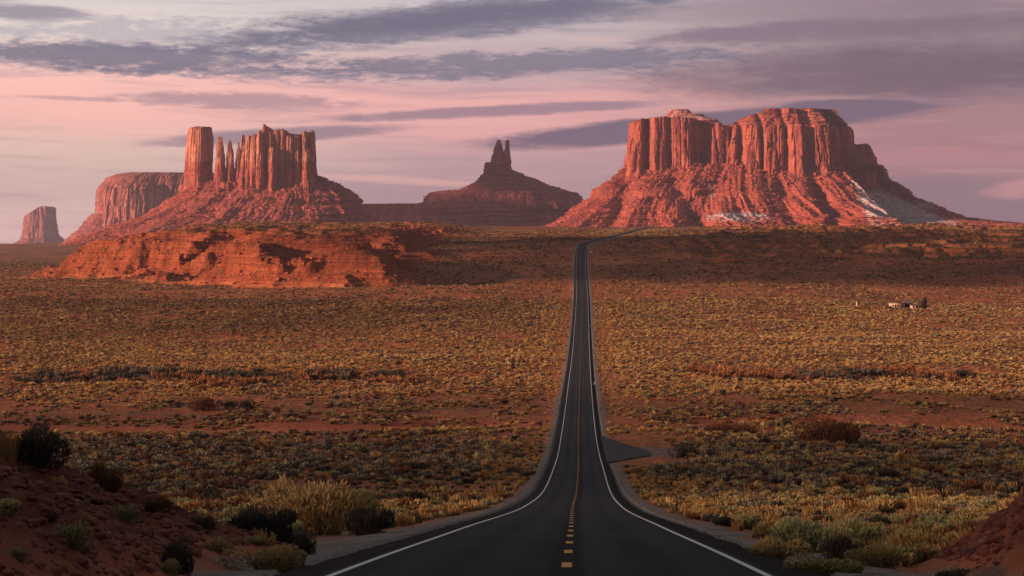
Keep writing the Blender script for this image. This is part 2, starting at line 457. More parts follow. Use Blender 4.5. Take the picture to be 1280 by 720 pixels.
def mat_ground():
    m, T, b, pos = new_mat('desert_soil')
    big = T.noise(T.vscale(pos, 1 / 420, 1 / 90, 0), 1, 5, 0.6)
    mid = T.noise(T.vscale(pos, 1 / 45, 1 / 26, 0), 1, 6, 0.65)
    fin = T.noise(T.vscale(pos, 1 / 1.6, 1 / 1.6, 1 / 1.6), 1, 5, 0.7)
    clump = T.noise(T.vscale(pos, 1 / 5.0, 1 / 7.0, 0), 1, 3, 0.6)
    soil = T.mix(T.smooth(mid, 0.32, 0.68), (0.33, 0.080, 0.036), (0.42, 0.135, 0.058))
    soil = T.mix(T.smooth(fin, 0.35, 0.75), soil, T.mix(0.5, soil, (0.20, 0.07, 0.04)))
    dry = T.mix(T.smooth(T.noise(T.vscale(pos, 1 / 17, 1 / 12, 0), 1, 4, 0.6), 0.4, 0.6), (0.36, 0.20, 0.055), (0.12, 0.085, 0.045))
    cover = T.m('MULTIPLY', T.smooth(clump, 0.47, 0.56), T.smooth(big, 0.36, 0.56))
    col = T.mix(T.m('MULTIPLY', cover, 0.75), soil, dry)
    sp = T.node('ShaderNodeSeparateXYZ'); T.put(sp.inputs[0], pos)
    farv = T.m('MULTIPLY', T.smooth(T.noise(T.vscale(pos, 1 / 260, 1 / 420, 0), 1, 6, 0.7), 0.38, 0.60), T.smooth(sp.outputs[1], 1350, 2600))
    col = T.mix(T.m('MULTIPLY', farv, 0.7), col, (0.11, 0.080, 0.050))
    # escarpment rock, layered
    zb = T.noise(T.vscale(pos, 1 / 120, 1 / 120, 1 / 1.3), 1, 5, 0.8)
    rock = T.ramp(zb, [(0.3, (0.20, 0.045, 0.022)), (0.42, (0.46, 0.105, 0.045)), (0.48, (0.26, 0.06, 0.03)), (0.54, (0.50, 0.12, 0.05)), (0.62, (0.58, 0.18, 0.08)), (0.66, (0.34, 0.08, 0.035)), (0.8, (0.44, 0.11, 0.045))])
    rock = T.mix(T.smooth(fin, 0.4, 0.8), rock, T.mix(0.4, rock, (0.62, 0.28, 0.13)))
    scrub = T.m('MULTIPLY', T.smooth(T.noise(T.vscale(pos, 1 / 6.0, 1 / 6.0, 1 / 6.0), 1, 4, 0.65), 0.52, 0.60), 0.75)
    rock = T.mix(T.m('MULTIPLY', scrub, 0.55), rock, (0.12, 0.085, 0.045))
    nz = T.node('ShaderNodeSeparateXYZ'); T.put(nz.inputs[0], T.node('ShaderNodeNewGeometry').outputs['Normal'])
    steep = T.smooth(nz.outputs[2], 0.985, 0.90)
    mes = T.attr('mesa')
    col = T.mix(T.m('MULTIPLY', mes, T.m('MULTIPLY_ADD', steep, 0.7, 0.3)), col, rock)
    # bare wash beds
    col = T.mix(T.m('MULTIPLY', T.attr('wash'), 0.85), col, T.mix(mid, (0.36, 0.10, 0.045), (0.46, 0.17, 0.09)))
    # banks of broken red shale
    v1 = T.node('ShaderNodeTexVoronoi', feature='F1'); T.put(v1.inputs['Vector'], T.vscale(pos, 3.0, 3.0, 6.0)); v1.inputs['Scale'].default_value = 1.6
    bc = T.mix(v1.outputs['Color'], (0.085, 0.024, 0.016), (0.19, 0.058, 0.034))
    bc = T.mix(T.smooth(fin, 0.35, 0.7), bc, (0.12, 0.04, 0.026))
    col = T.mix(T.attr('bank'), col, bc)
    # gravel shoulder
    v2 = T.node('ShaderNodeTexVoronoi', feature='F1'); T.put(v2.inputs['Vector'], pos); v2.inputs['Scale'].default_value = 14
    gv = T.ramp(T.noise(pos, 7.0, 6, 0.85), [(0.36, (0.05, 0.045, 0.04)), (0.5, (0.19, 0.165, 0.145)), (0.62, (0.40, 0.36, 0.32))])
    col = T.mix(T.attr('gravel'), col, gv)
    T.put(b.inputs['Base Color'], col)
    rockb = T.m('MULTIPLY', T.m('MULTIPLY', T.noise(T.vscale(pos, 1 / 9, 1 / 9, 1 / 1.3), 1, 6, 0.8), T.attr('mesa')), 5.0)
    hgt = T.m('ADD', T.m('ADD', T.m('MULTIPLY', fin, 0.25), rockb), T.m('MULTIPLY', T.m('MULTIPLY', cover, clump), 1.2))
    bump(T, b, hgt, 0.8, 0.9)
    return m

ground = link('desert_ground', mesh_np('desert_ground', np.stack([GX, GY, GZ], -1).reshape(-1, 3), grid_faces(*GX.shape), mat_ground(), True,
              {'bank': A_bank, 'gravel': A_gravel, 'mesa': A_mesa, 'wash': A_wash}))
tag(ground, kind='structure')


# ------------------------------------------------------------------ road
def strip(name, y0, y1, offs, lift, mat, wave=None, step=None, centre=XC, zf=None, parent=None):
    ys = rows[(rows >= y0) & (rows <= y1)]
    ys = np.unique(np.concatenate([[y0], ys, [y1]]))
    o = np.array(offs, float)[None, :] * np.ones((len(ys), 1))
    if wave is not None: o = o + wave(ys)
    X = centre(ys)[:, None] + o
    Y = np.repeat(ys[:, None], o.shape[1], 1)
    Z = CZ - PD(Y) + lift
    return link(name, mesh_np(name, np.stack([X, Y, Z], -1).reshape(-1, 3), grid_faces(*X.shape), mat, True), parent)

def mat_asphalt():
    m, T, b, pos = new_mat('asphalt')
    n = T.noise(pos, 60, 4, 0.7); big = T.noise(T.vscale(pos, 1 / 1.2, 1 / 14, 0), 1, 5, 0.6)
    x = T.attr('lat')
    # two paler wheel tracks in each lane, a dark seam under the centre line and dark edges
    tr = None
    for c in (-2.75, -1.05, 1.05, 2.75):
        d = T.m('ABSOLUTE', T.m('ADD', x, -c)); t = T.smooth(d, 0.75, 0.05)
        tr = t if tr is None else T.m('ADD', tr, t)
    col = T.mix(T.smooth(big, 0.3, 0.75), (0.018, 0.024, 0.030), (0.030, 0.038, 0.046))
    col = T.mix(T.m('MULTIPLY', tr, T.m('MULTIPLY_ADD', big, 0.9, 0.15)), col, (0.042, 0.050, 0.058))
    seam = T.smooth(T.m('ADD', T.m('ABSOLUTE', T.m('ADD', x, -0.28)), T.m('MULTIPLY', T.m('ADD', big, -0.5), 0.35)), 0.42, 0.22)
    col = T.mix(T.m('MULTIPLY', seam, 0.75), col, (0.010, 0.011, 0.012))
    edge = T.smooth(T.m('ABSOLUTE', x), 3.80, 3.95)
    col = T.mix(T.m('MULTIPLY', edge, 0.95), col, (0.007, 0.007, 0.008))
    patch = T.smooth(T.noise(T.vscale(pos, 1 / 3.5, 1 / 9.0, 0, (5, 1, 0)), 1, 3, 0.5), 0.62, 0.66)
    col = T.mix(T.m('MULTIPLY', patch, 0.25), col, (0.03, 0.031, 0.034))
    grain = T.ramp(T.noise(pos, 38, 3, 0.8), [(0.3, (0.7, 0.7, 0.7)), (0.7, (1.35, 1.35, 1.35))])
    col = T.mix(1.0, col, grain, 'MULTIPLY')
    T.put(b.inputs['Base Color'], col)
    b.inputs['Roughness'].default_value = 0.92
    b.inputs['Specular IOR Level'].default_value = 0.08
    bump(T, b, n, 0.012, 0.6)
    return m

M_asph = mat_asphalt()
def paint(name, c, wear=0.35):
    m, T, b, pos = new_mat(name)
    n = T.noise(pos, 9, 5, 0.75)
    T.put(b.inputs['Base Color'], T.mix(T.m('MULTIPLY', T.smooth(n, 0.5, 0.75), wear), c, (0.05, 0.05, 0.05)))
    b.inputs['Roughness'].default_value = 0.6
    return m
M_white = paint('white_road_paint', (0.80, 0.80, 0.80), 0.4); M_yellow = paint('yellow_road_paint', (0.82, 0.40, 0.045))

offs = np.array([-4.72, -4.6, -3.9, -2.8, -1.4, 0, 1.4, 2.8, 3.9, 4.6, 4.72])
def edge_wave(ys):
    a = np.zeros((len(ys), len(offs)))
    a[:, 0] = a[:, 1] = -fbm2(ys / 2.3, ys * 0, 3, 5) * 0.12; a[:, -1] = a[:, -2] = fbm2(ys / 2.1, ys * 0 + 9, 3, 6) * 0.12
    return a
road = strip('road', -400, 2950, offs, 0.0, M_asph, edge_wave)
me = road.data
co = np.empty(len(me.vertices) * 3, np.float32); me.vertices.foreach_get('co', co); co = co.reshape(-1, 3)
co[:, 2] += 0.03 - 0.016 * np.abs(co[:, 0] - XC(co[:, 1])) * 0.5 - 0.0
k = len(offs)
side = np.zeros(len(co)); side.reshape(-1, k)[:, 0] = 1; side.reshape(-1, k)[:, -1] = 1
co[:, 2] -= side * 0.22
me.vertices.foreach_set('co', co.ravel())
a = me.attributes.new('lat', 'FLOAT', 'POINT'); a.data.foreach_set('value', (co[:, 0] - XC(co[:, 1])).astype(np.float32))
tag(road, kind='structure')
def roadz(lat): return 0.03 - 0.008 * abs(lat)

_off = lambda yk, ok: (lambda ys: np.interp(ys, yk, ok)[:, None])
wl = _off([0, 35, 78, 161, 232, 3000], [-3.64, -3.64, -3.74, -3.56, -3.62, -3.65])
wr = _off([0, 35, 78, 161, 232, 3000], [3.66, 3.66, 3.65, 3.69, 3.65, 3.65])
tag(strip('edge_line', -400, 2950, [-0.065, 0.065], roadz(3.65) + 0.006, M_white, wl), kind='structure')
tag(strip('edge_line', -400, 2950, [-0.065, 0.065], roadz(3.65) + 0.006, M_white, wr), kind='structure')
# broken yellow centre line
vs, fs = [], []
yy = -60.0
cl_y = lambda y: XC(y) + np.interp(y, [0, 36, 78, 120, 161, 232], [0.30, 0.29, 0.24, 0.15, 0.05, 0.0])
while yy < 1900:
    r = np.array([yy, yy + 1.2, yy + 2.4])
    for q in r:
        z = CZ - PD(q) + roadz(0.2) + 0.008
        c = cl_y(q)
        vs += [(c - 0.095, q, z), (c + 0.095, q, z)]
    n = len(vs) - 6
    fs += [(n, n + 1, n + 3, n + 2), (n + 2, n + 3, n + 5, n + 4)]
    yy += 8.2
tag(link('centre_line', mesh_np('centre_line', vs, fs, M_yellow)), kind='structure')
# paved pull-out on the right
ys = np.linspace(338, 450, 40)
wd = np.interp(ys, [338, 350, 372, 392, 420, 450], [4.6, 7.0, 12.6, 12.6, 8.6, 4.6])
vs = []
for q, wv in zip(ys, wd):
    for t in (0.0, 0.5, 1.0):
        xx = 4.5 + (wv - 4.5) * t
        vs.append((XC(q) + xx, q, CZ - PD(q) - 0.012 - 0.004 * t))
po = link('paved_pullout', mesh_np('paved_pullout', vs, grid_faces(len(ys), 3), None, True)); 
m2, T, b, pos = new_mat('old_asphalt')
T.put(b.inputs['Base Color'], T.mix(T.noise(pos, 2.0, 5, 0.7), (0.035, 0.036, 0.04), (0.065, 0.065, 0.07)))
po.data.materials.append(m2)
tag(po, kind='structure')


# ------------------------------------------------------------------ buttes
def W(u, v, Y): return ((u - 640) / F * Y, Y, CZ + (HV - v) / F * Y)

def mat_rock(name, light, mid, dark, snow=False, strata=1 / 22.0, upper=None):
    m, T, b, pos = new_mat(name)
    cl = T.attr('cliff')
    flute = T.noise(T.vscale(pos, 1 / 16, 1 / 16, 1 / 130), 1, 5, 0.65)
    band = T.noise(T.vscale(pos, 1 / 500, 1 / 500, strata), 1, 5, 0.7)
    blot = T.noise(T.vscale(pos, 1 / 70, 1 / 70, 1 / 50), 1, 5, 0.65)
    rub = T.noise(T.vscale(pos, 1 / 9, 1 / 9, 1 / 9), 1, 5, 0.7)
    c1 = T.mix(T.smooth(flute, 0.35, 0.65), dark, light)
    c1 = T.mix(T.m('MULTIPLY', T.smooth(band, 0.45, 0.62), 0.6), c1, mid)
    thin = T.noise(T.vscale(pos, 1 / 260, 1 / 260, 1 / 6.5), 1, 4, 0.75)
    c1 = T.mix(T.m('MULTIPLY', T.smooth(thin, 0.54, 0.62), 0.55), c1, dark)
    spk = T.noise(T.vscale(pos, 1 / 5, 1 / 5, 1 / 7), 1, 4, 0.75)
    c1 = T.mix(T.m('MULTIPLY', T.smooth(spk, 0.52, 0.66), 0.5), c1, dark)
    c1 = T.mix(T.m('MULTIPLY', T.smooth(T.noise(T.vscale(pos, 1 / 9, 1 / 9, 1 / 200), 1, 3, 0.6), 0.58, 0.66), 0.5), c1, dark)
    if upper:  # paler tone above the given height, with a ragged lower limit
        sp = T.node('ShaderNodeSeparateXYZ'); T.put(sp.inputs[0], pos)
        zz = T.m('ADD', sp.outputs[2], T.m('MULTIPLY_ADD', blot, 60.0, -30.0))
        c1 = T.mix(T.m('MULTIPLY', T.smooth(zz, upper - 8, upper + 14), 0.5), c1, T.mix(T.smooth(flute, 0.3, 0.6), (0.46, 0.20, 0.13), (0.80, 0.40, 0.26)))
    c2 = T.mix(T.smooth(rub, 0.38, 0.62), dark, mid)
    c2 = T.mix(T.m('MULTIPLY', T.smooth(blot, 0.42, 0.62), 0.55), c2, T.mix(0.5, light, mid))
    c2 = T.mix(T.m('MULTIPLY', T.smooth(rub, 0.60, 0.70), 0.5), c2, light)
    col = T.mix(cl, c2, c1)
    if snow:
        nz = T.node('ShaderNodeSeparateXYZ'); T.put(nz.inputs[0], T.node('ShaderNodeNewGeometry').outputs['Normal'])
        sn = T.noise(T.vscale(pos, 1 / 8, 1 / 8, 1 / 5), 1, 4, 0.75)
        f = T.m('MULTIPLY', T.smooth(T.m('ADD', sn, T.m('MULTIPLY_ADD', T.attr('snow'), 0.47, -0.38)), 0.50, 0.58), T.smooth(nz.outputs[2], 0.05, 0.35))
        col = T.mix(T.m('MULTIPLY', f, 0.8), col, (0.55, 0.56, 0.60))
    T.put(b.inputs['Base Color'], col)
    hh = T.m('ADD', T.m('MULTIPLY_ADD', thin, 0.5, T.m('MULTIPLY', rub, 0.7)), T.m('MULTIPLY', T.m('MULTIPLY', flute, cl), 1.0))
    bump(T, b, hh, 9.0, 1.0)
    return m

def stack(name, Y0, levels, mat, parent, nt=700, ns=90, e=0.8, rot=0.0, top=None, capz=6.0, base_cell=28.0, flute=6.0, gully=14.0, rubble=2.5, seed=1, cap_rings=8, snow=None, gcell=70.0, strata_amp=1.6, alc=1.0, bites=None, ledge=11.0):
    """a rock mass built from measured cross sections.
    levels: (v, uL, uR, front, back, w) bottom to top; w=1 cliff, 0 scree"""
    L = np.array([(CZ + (HV - v) / F * Y0, (a - 640) / F * Y0, (b - 640) / F * Y0, f, bk, w) for v, a, b, f, bk, w in levels], float)
    seg = np.hypot(np.diff(L[:, 0]), 0.5 * (np.abs(np.diff(L[:, 1])) + np.abs(np.diff(L[:, 2]))) * 0.5) + 1e-3
    s = np.concatenate([[0], np.cumsum(seg)]); s /= s[-1]
    q = np.unique(np.concatenate([np.linspace(0, 1, ns), s]))
    I = [np.interp(q, s, L[:, k]) for k in range(6)]
    z, xl, xr, yf, yb, w = [a[:, None] for a in I]
    t = np.linspace(0, 2 * np.pi, nt, endpoint=False)[None, :]
    c = np.cos(t); sn_ = np.sin(t)
    cx = np.sign(c) * np.abs(c) ** e; cy = np.sign(sn_) * np.abs(sn_) ** e
    # even out the spacing round the outline
    tt = np.linspace(0, 2 * np.pi, 4000); a_ = np.sign(np.cos(tt)) * np.abs(np.cos(tt)) ** e; b_ = np.sign(np.sin(tt)) * np.abs(np.sin(tt)) ** e
    asp = float((L[0, 4] - L[0, 3]) / (L[0, 2] - L[0, 1]))
    dl = np.hypot(np.diff(a_), asp * np.diff(b_)); cum = np.concatenate([[0], np.cumsum(dl)]); cum /= cum[-1]
    te = np.interp(np.linspace(0, 1, nt, endpoint=False), cum, tt)[None, :]
    cx = np.sign(np.cos(te)) * np.abs(np.cos(te)) ** e; cy = np.sign(np.sin(te)) * np.abs(np.sin(te)) ** e
    if rot:
        cx, cy = cx * math.cos(rot) - cy * math.sin(rot), cx * math.sin(rot) + cy * math.cos(rot)
        k = max(np.abs(cx).max(), 1e-6); cx = cx / k
    xm = (xl + xr) / 2; ha = (xr - xl) / 2; ym = Y0 + (yf + yb) / 2; hb = (yb - yf) / 2
    X = xm + ha * cx; Y = ym + hb * cy; Z = z + 0 * X
    Wt = w + 0 * X
    # outward direction
    ox = cx / np.maximum(ha, 1); oy = cy / np.maximum(hb, 1); on = np.hypot(ox, oy) + 1e-9; ox = ox / on; oy = oy / on
    # buttresses and cracks of the cliffs
    cell = base_cell
    f1 = ridge3(X / cell, Y / cell, Z / (cell * 9), 3, seed * 13, 0.55)
    f2 = fbm3(X / (cell * .3), Y / (cell * .3), Z / (cell * 2.5), 3, seed * 17 + 3)
    st = fbm3(X / 300, Y / 300, Z / 14, 4, seed * 5 + 50, 0.75) * 1.9
    # slabs standing proud of one another, parted by narrow joints
    per = np.linspace(0, 1, nt, endpoint=False)[None, :] * 2 * (ha.max() + hb.max()) * 1.6
    pj = per / (cell * 0.8) + fbm3(X / 300, Y / 300, Z / (cell * 6), 2, seed + 70) * 0.5
    pid = np.floor(pj).astype(np.int64); pf = pj - pid
    lev = np.floor(Z / (cell * 5) + 0.7 * vn3(X / 90, Y / 90, Z * 0, seed + 3)).astype(np.int64)
    slab = (_h(pid, lev, pid * 0, seed) - .5) * flute * 1.3
    joint = np.exp(-(np.minimum(pf, 1 - pf) / 0.09) ** 2) * flute * 0.7
    big = ridge3(X / (cell * 4.2), Y / (cell * 4.2), Z / (cell * 40), 2, seed + 41)
    cr = np.abs(vn3(X / (cell * .9), Y / (cell * .9), Z / (cell * 7), seed + 88) * 2 - 1)
    f3 = fbm3(X / (cell * .11), Y / (cell * .11), Z / (cell * .5), 3, seed * 11 + 5)
    dc = f3 * flute * .35 - (f1 - 0.55) * flute * 1.5 + f2 * flute * 0.5 + st * strata_amp + slab - joint - np.exp(-(cr / 0.13) ** 2) * flute * 0.8 - (big - .6) * flute * 5.5 * alc
    # spurs and gullies of the scree
    hz = (L[-1, 0] - Z) / max(L[-1, 0] - L[0, 0], 1)
    g = ridge3(cx * ha.max() / gcell + 0 * X, cy * hb.max() / gcell + 0 * X, Z / 400, 3, seed * 7 + 9, 0.5)
    rb = fbm3(X / 18, Y / 18, Z / 18, 4, seed * 3 + 21, 0.7) * 1.15
    g2 = ridge3(cx * ha.max() / (gcell * .3), cy * hb.max() / (gcell * .3), Z / 120, 3, seed * 7 + 19, 0.55)
    dt = ((g ** 1.6 - 0.5) * gully * 3.0 + (g2 - .6) * gully * 1.3) * np.clip(0.45 + hz * 1.0, 0, 1.4) + rb * rubble * 2.2 + st * strata_amp * 2.0
    lq = Z / 15.0 + fbm3(X / 240, Y / 240, Z * 0, 3, seed + 61) * 1.2; lf = lq - np.floor(lq)
    lm = sm(fbm3(X / 110, Y / 110, Z / 60, 3, seed + 66), -.15, .25)
    dt = dt + (np.clip(1 - lf * 1.15, 0, 1) - .5) * ledge * lm
    D = dt * (1 - Wt) + dc * Wt
    X = X + ox * D; Y = Y + oy * D
    Z = Z + (1 - Wt) * rb * rubble * 0.9
    if bites is not None:
        front = np.clip(-cy * 1.6 + 0.1, 0, 1)
        Y = Y + bites(640 + X / Y0 * F, HV - (Z - CZ) / Y0 * F) * front
    if top is not None:
        tx = np.array([(p[0] - 640) / F * Y0 for p in top]); tz = np.array([CZ + (HV - p[1]) / F * Y0 for p in top])
        z0 = L[0, 0]; z1 = L[-1, 0]
        tgt = np.interp(X, tx, tz)
        tgt = tgt + (_h(pid, pid * 0, pid * 0, seed + 9) - .5) * flute * .9 * sm((Z - z0) / (z1 - z0), .5, 1) + f3 * flute * .5
        Z = z0 + (Z - z0) * (tgt - z0) / (z1 - z0)
    # cap
    rx = [X]; ry = [Y]; rz = [Z]; rw = [Wt]
    ctx = X[-1].mean(); cty = Y[-1].mean()
    for i in range(1, cap_rings + 1):
        k = 1 - i / cap_rings if i < cap_rings else 0.001
        a1 = ctx + (X[-1] - ctx) * k; b1 = cty + (Y[-1] - cty) * k
        zz = Z[-1] * 1.0
        if top is not None: zz = np.interp(a1, tx, tz)
        else: zz = lerp(Z[-1].mean(), Z[-1], k)
        zz = zz + capz * (1 - k) ** 0.6 + fbm2(a1 / 20, b1 / 20, 3, seed) * 1.5
        rx.append(a1[None]); ry.append(b1[None]); rz.append(zz[None]); rw.append(0.3 + 0 * a1[None])
    X = np.concatenate(rx); Y = np.concatenate(ry); Z = np.concatenate(rz); Wt = np.concatenate(rw)
    at = {'cliff': Wt}
    if snow is not None: at['snow'] = snow(640 + X / Y0 * F, HV - (Z - CZ) / Y0 * F, Y - Y0)
    px, py, pz = parent.location
    me = mesh_np(name, np.stack([X - px, Y - py, Z - pz], -1).reshape(-1, 3), grid_faces(X.shape[0], X.shape[1], True)[:, ::1], mat, False, at)
    return link(name, me, parent)

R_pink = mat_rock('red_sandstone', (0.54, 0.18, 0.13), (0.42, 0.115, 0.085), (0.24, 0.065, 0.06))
R_castle = mat_rock('castle_sandstone', (0.56, 0.17, 0.11), (0.44, 0.105, 0.075), (0.25, 0.065, 0.06), upper=236)
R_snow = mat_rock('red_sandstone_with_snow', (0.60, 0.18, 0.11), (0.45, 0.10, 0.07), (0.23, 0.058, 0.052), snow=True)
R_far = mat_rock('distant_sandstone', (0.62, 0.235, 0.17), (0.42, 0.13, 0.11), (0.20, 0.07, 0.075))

# big mesa on the right
Y0 = 5500.0
mesa_r = thing('butte', W(930, 290, Y0), 'largest red mesa, broad double-topped cliff with snow patches on its long scree skirt', 'butte', 'sandstone buttes on the horizon')
def notch(u, c, w, d): return d * np.exp(-((u - c) / w) ** 2)
def scree_b(u, v):
    k = sm(v, 212, 240)
    d = notch(u, 835 + (v - 215) * .25, 13, 75) + notch(u, 892 - (v - 215) * .5, 16, 95) + notch(u, 962 + (v - 215) * .1, 12, 60) + notch(u, 1004 + (v - 215) * .15, 9, 70) + notch(u, 787 - (v - 215) * .4, 10, 40)
    return d * k * .62 + 190 * sm(u - (v - 215) * .62, 1046, 1062) * sm(v, 205, 222) * (1 - sm(v, 268, 284) * .6)
def snow_r(u, v, d):
    s = sm(u, 1030, 1062) * (1 - sm(u, 1150, 1210)) * sm(v, 205, 222) * 1.12
    s = np.maximum(s, np.exp(-((u - 905) / 52) ** 2 - ((v - 273) / 9) ** 2) * 1.35)
    s = np.maximum(s, np.exp(-((u - 880) / 12) ** 2 - ((v - 240) / 22) ** 2) * 0.9)
    return s
stack('scree_slope', Y0, [(288, 680, 1330, -470, 420, 0), (280, 697, 1265, -430, 380, 0), (272, 712, 1192, -380, 340, 0), (262, 724, 1168, -330, 300, 0),
                          (250, 740, 1145, -270, 260, 0), (246, 741, 1140, -262, 250, .7), (240, 744, 1134, -245, 240, .3), (228, 764, 1116, -185, 205, 0), (222, 772, 1108, -160, 190, .2), (212, 781, 1104, -110, 160, 0), (206, 788, 1100, -90, 140, 0)],
      R_snow, mesa_r, 1900, 170, 0.85, seed=2, gully=22, rubble=3.6, gcell=105, bites=scree_b, snow=snow_r, cap_rings=4, capz=0)
topL = [(770, 154), (786, 153), (800, 151), (830, 148), (868, 150), (905, 159), (925, 160)]
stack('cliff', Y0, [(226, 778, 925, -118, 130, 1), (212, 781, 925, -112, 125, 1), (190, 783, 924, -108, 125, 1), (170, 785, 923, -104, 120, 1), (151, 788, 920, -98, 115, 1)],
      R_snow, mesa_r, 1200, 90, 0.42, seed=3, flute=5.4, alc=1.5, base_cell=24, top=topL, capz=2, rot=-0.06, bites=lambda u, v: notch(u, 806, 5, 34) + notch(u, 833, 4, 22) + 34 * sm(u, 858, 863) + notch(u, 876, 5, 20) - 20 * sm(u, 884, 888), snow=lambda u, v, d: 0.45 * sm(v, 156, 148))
stack('summit_tier', Y0, [(154, 818, 905, -55, 80, 0), (149, 824, 896, -48, 70, 0), (146, 829, 886, -40, 60, .3), (143, 833, 878, -35, 50, .5), (142, 835, 866, -30, 40, 1), (137, 836, 861, -26, 35, 1)],
      R_snow, mesa_r, 260, 26, 0.8, seed=4, flute=2, base_cell=12, gully=3, rubble=1.5, capz=0, snow=lambda u, v, d: 0.85 + 0 * u)
stack('cliff', Y0, [(228, 890, 1078, -150, 160, 1), (213, 893, 1073, -142, 150, 1), (190, 898, 1070, -136, 145, 1), (162, 904, 1066, -128, 140, 1),
                    (158.5, 907, 1064, -124, 132, .9), (157, 911, 1062, -100, 125, .2), (154, 914, 1060, -94, 120, .9), (152.5, 920, 1058, -74, 112, .2), (149, 924, 1056, -68, 108, .9), (147.5, 930, 1053, -50, 100, .2), (144, 935, 1050, -44, 98, .8), (142, 944, 1046, -28, 90, .2), (140, 949, 1044, -24, 88, .9), (135.5, 953, 1040, -20, 82, 1)],
      R_snow, mesa_r, 1400, 120, 0.5, seed=5, flute=6.0, alc=1.5, base_cell=25, capz=1, rot=-0.10, bites=lambda u, v: notch(u, 921, 4, 26) + notch(u, 946, 3, 22) + notch(u, 975, 3, 20) + 44 * sm(u, 993, 998) - 30 * sm(u, 1008, 1011) + 75 * sm(u, 1027, 1033) + notch(u, 1049, 4, 20), snow=lambda u, v, d: 0.65 * sm(u, 975, 1010) * sm(v, 166, 155))
topS = [(1050, 176), (1064, 178), (1070, 180), (1080, 180.5), (1086, 178), (1091, 182), (1094, 188), (1098, 199), (1101, 196), (1103, 196), (1105, 206), (1112, 214)]
stack('cliff', Y0, [(236, 1020, 1110, 10, 230, 1), (222, 1030, 1106.5, 20, 225, 1), (205, 1034, 1105.5, 24, 220, 1), (182, 1038, 1104.5, 30, 215, 1)],
      R_snow, mesa_r, 500, 60, 0.7, seed=6, flute=4.5, base_cell=20, top=topS, capz=1, snow=lambda u, v, d: 0.3 + 0 * u)

# castle-like butte with the free pillar
castle = thing('butte', W(300, 290, Y0), 'red butte with square free pillar and jagged castle-like cliff on a wide scree slope', 'butte', 'sandstone buttes on the horizon')
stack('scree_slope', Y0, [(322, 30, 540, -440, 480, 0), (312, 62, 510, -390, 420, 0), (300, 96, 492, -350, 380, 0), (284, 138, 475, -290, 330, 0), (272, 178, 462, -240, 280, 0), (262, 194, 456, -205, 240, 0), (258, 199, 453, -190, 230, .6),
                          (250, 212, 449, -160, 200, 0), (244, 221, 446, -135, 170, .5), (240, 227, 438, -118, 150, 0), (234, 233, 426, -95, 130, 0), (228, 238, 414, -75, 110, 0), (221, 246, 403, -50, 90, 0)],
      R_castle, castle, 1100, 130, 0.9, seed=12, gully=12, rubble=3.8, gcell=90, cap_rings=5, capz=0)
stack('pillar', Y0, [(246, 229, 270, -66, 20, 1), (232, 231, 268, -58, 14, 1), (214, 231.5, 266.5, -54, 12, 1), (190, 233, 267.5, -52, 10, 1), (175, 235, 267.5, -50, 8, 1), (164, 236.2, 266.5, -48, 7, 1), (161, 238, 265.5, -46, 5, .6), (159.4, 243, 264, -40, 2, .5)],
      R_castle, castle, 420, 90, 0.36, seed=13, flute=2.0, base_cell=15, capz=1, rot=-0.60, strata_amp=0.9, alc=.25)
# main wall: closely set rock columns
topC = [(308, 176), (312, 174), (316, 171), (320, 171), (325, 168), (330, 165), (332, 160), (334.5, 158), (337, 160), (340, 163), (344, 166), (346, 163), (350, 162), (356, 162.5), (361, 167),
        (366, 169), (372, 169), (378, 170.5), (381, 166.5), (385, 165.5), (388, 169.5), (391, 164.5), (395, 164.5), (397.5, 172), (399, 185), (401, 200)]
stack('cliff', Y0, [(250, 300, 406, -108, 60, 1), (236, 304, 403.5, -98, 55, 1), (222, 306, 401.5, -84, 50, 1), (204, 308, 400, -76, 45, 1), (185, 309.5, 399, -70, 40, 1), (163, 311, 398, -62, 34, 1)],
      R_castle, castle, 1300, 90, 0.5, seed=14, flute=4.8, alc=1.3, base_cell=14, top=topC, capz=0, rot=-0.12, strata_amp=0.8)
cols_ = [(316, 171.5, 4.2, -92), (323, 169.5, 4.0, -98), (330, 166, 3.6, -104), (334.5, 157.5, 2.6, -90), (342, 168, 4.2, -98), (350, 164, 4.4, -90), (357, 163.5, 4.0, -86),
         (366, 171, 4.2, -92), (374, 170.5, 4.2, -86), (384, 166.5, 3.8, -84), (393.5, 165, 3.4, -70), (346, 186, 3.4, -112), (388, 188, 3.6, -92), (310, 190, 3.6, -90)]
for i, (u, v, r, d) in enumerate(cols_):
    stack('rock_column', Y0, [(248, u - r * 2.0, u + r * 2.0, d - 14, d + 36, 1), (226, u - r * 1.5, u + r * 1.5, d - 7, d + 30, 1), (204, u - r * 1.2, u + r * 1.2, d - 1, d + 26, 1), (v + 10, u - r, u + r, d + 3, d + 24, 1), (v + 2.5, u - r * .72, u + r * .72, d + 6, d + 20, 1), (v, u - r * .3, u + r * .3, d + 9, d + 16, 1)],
          R_castle, castle, 110, 40, 0.85, seed=30 + i, flute=2.6, base_cell=11, alc=.5, capz=1, cap_rings=3, strata_amp=0.5)
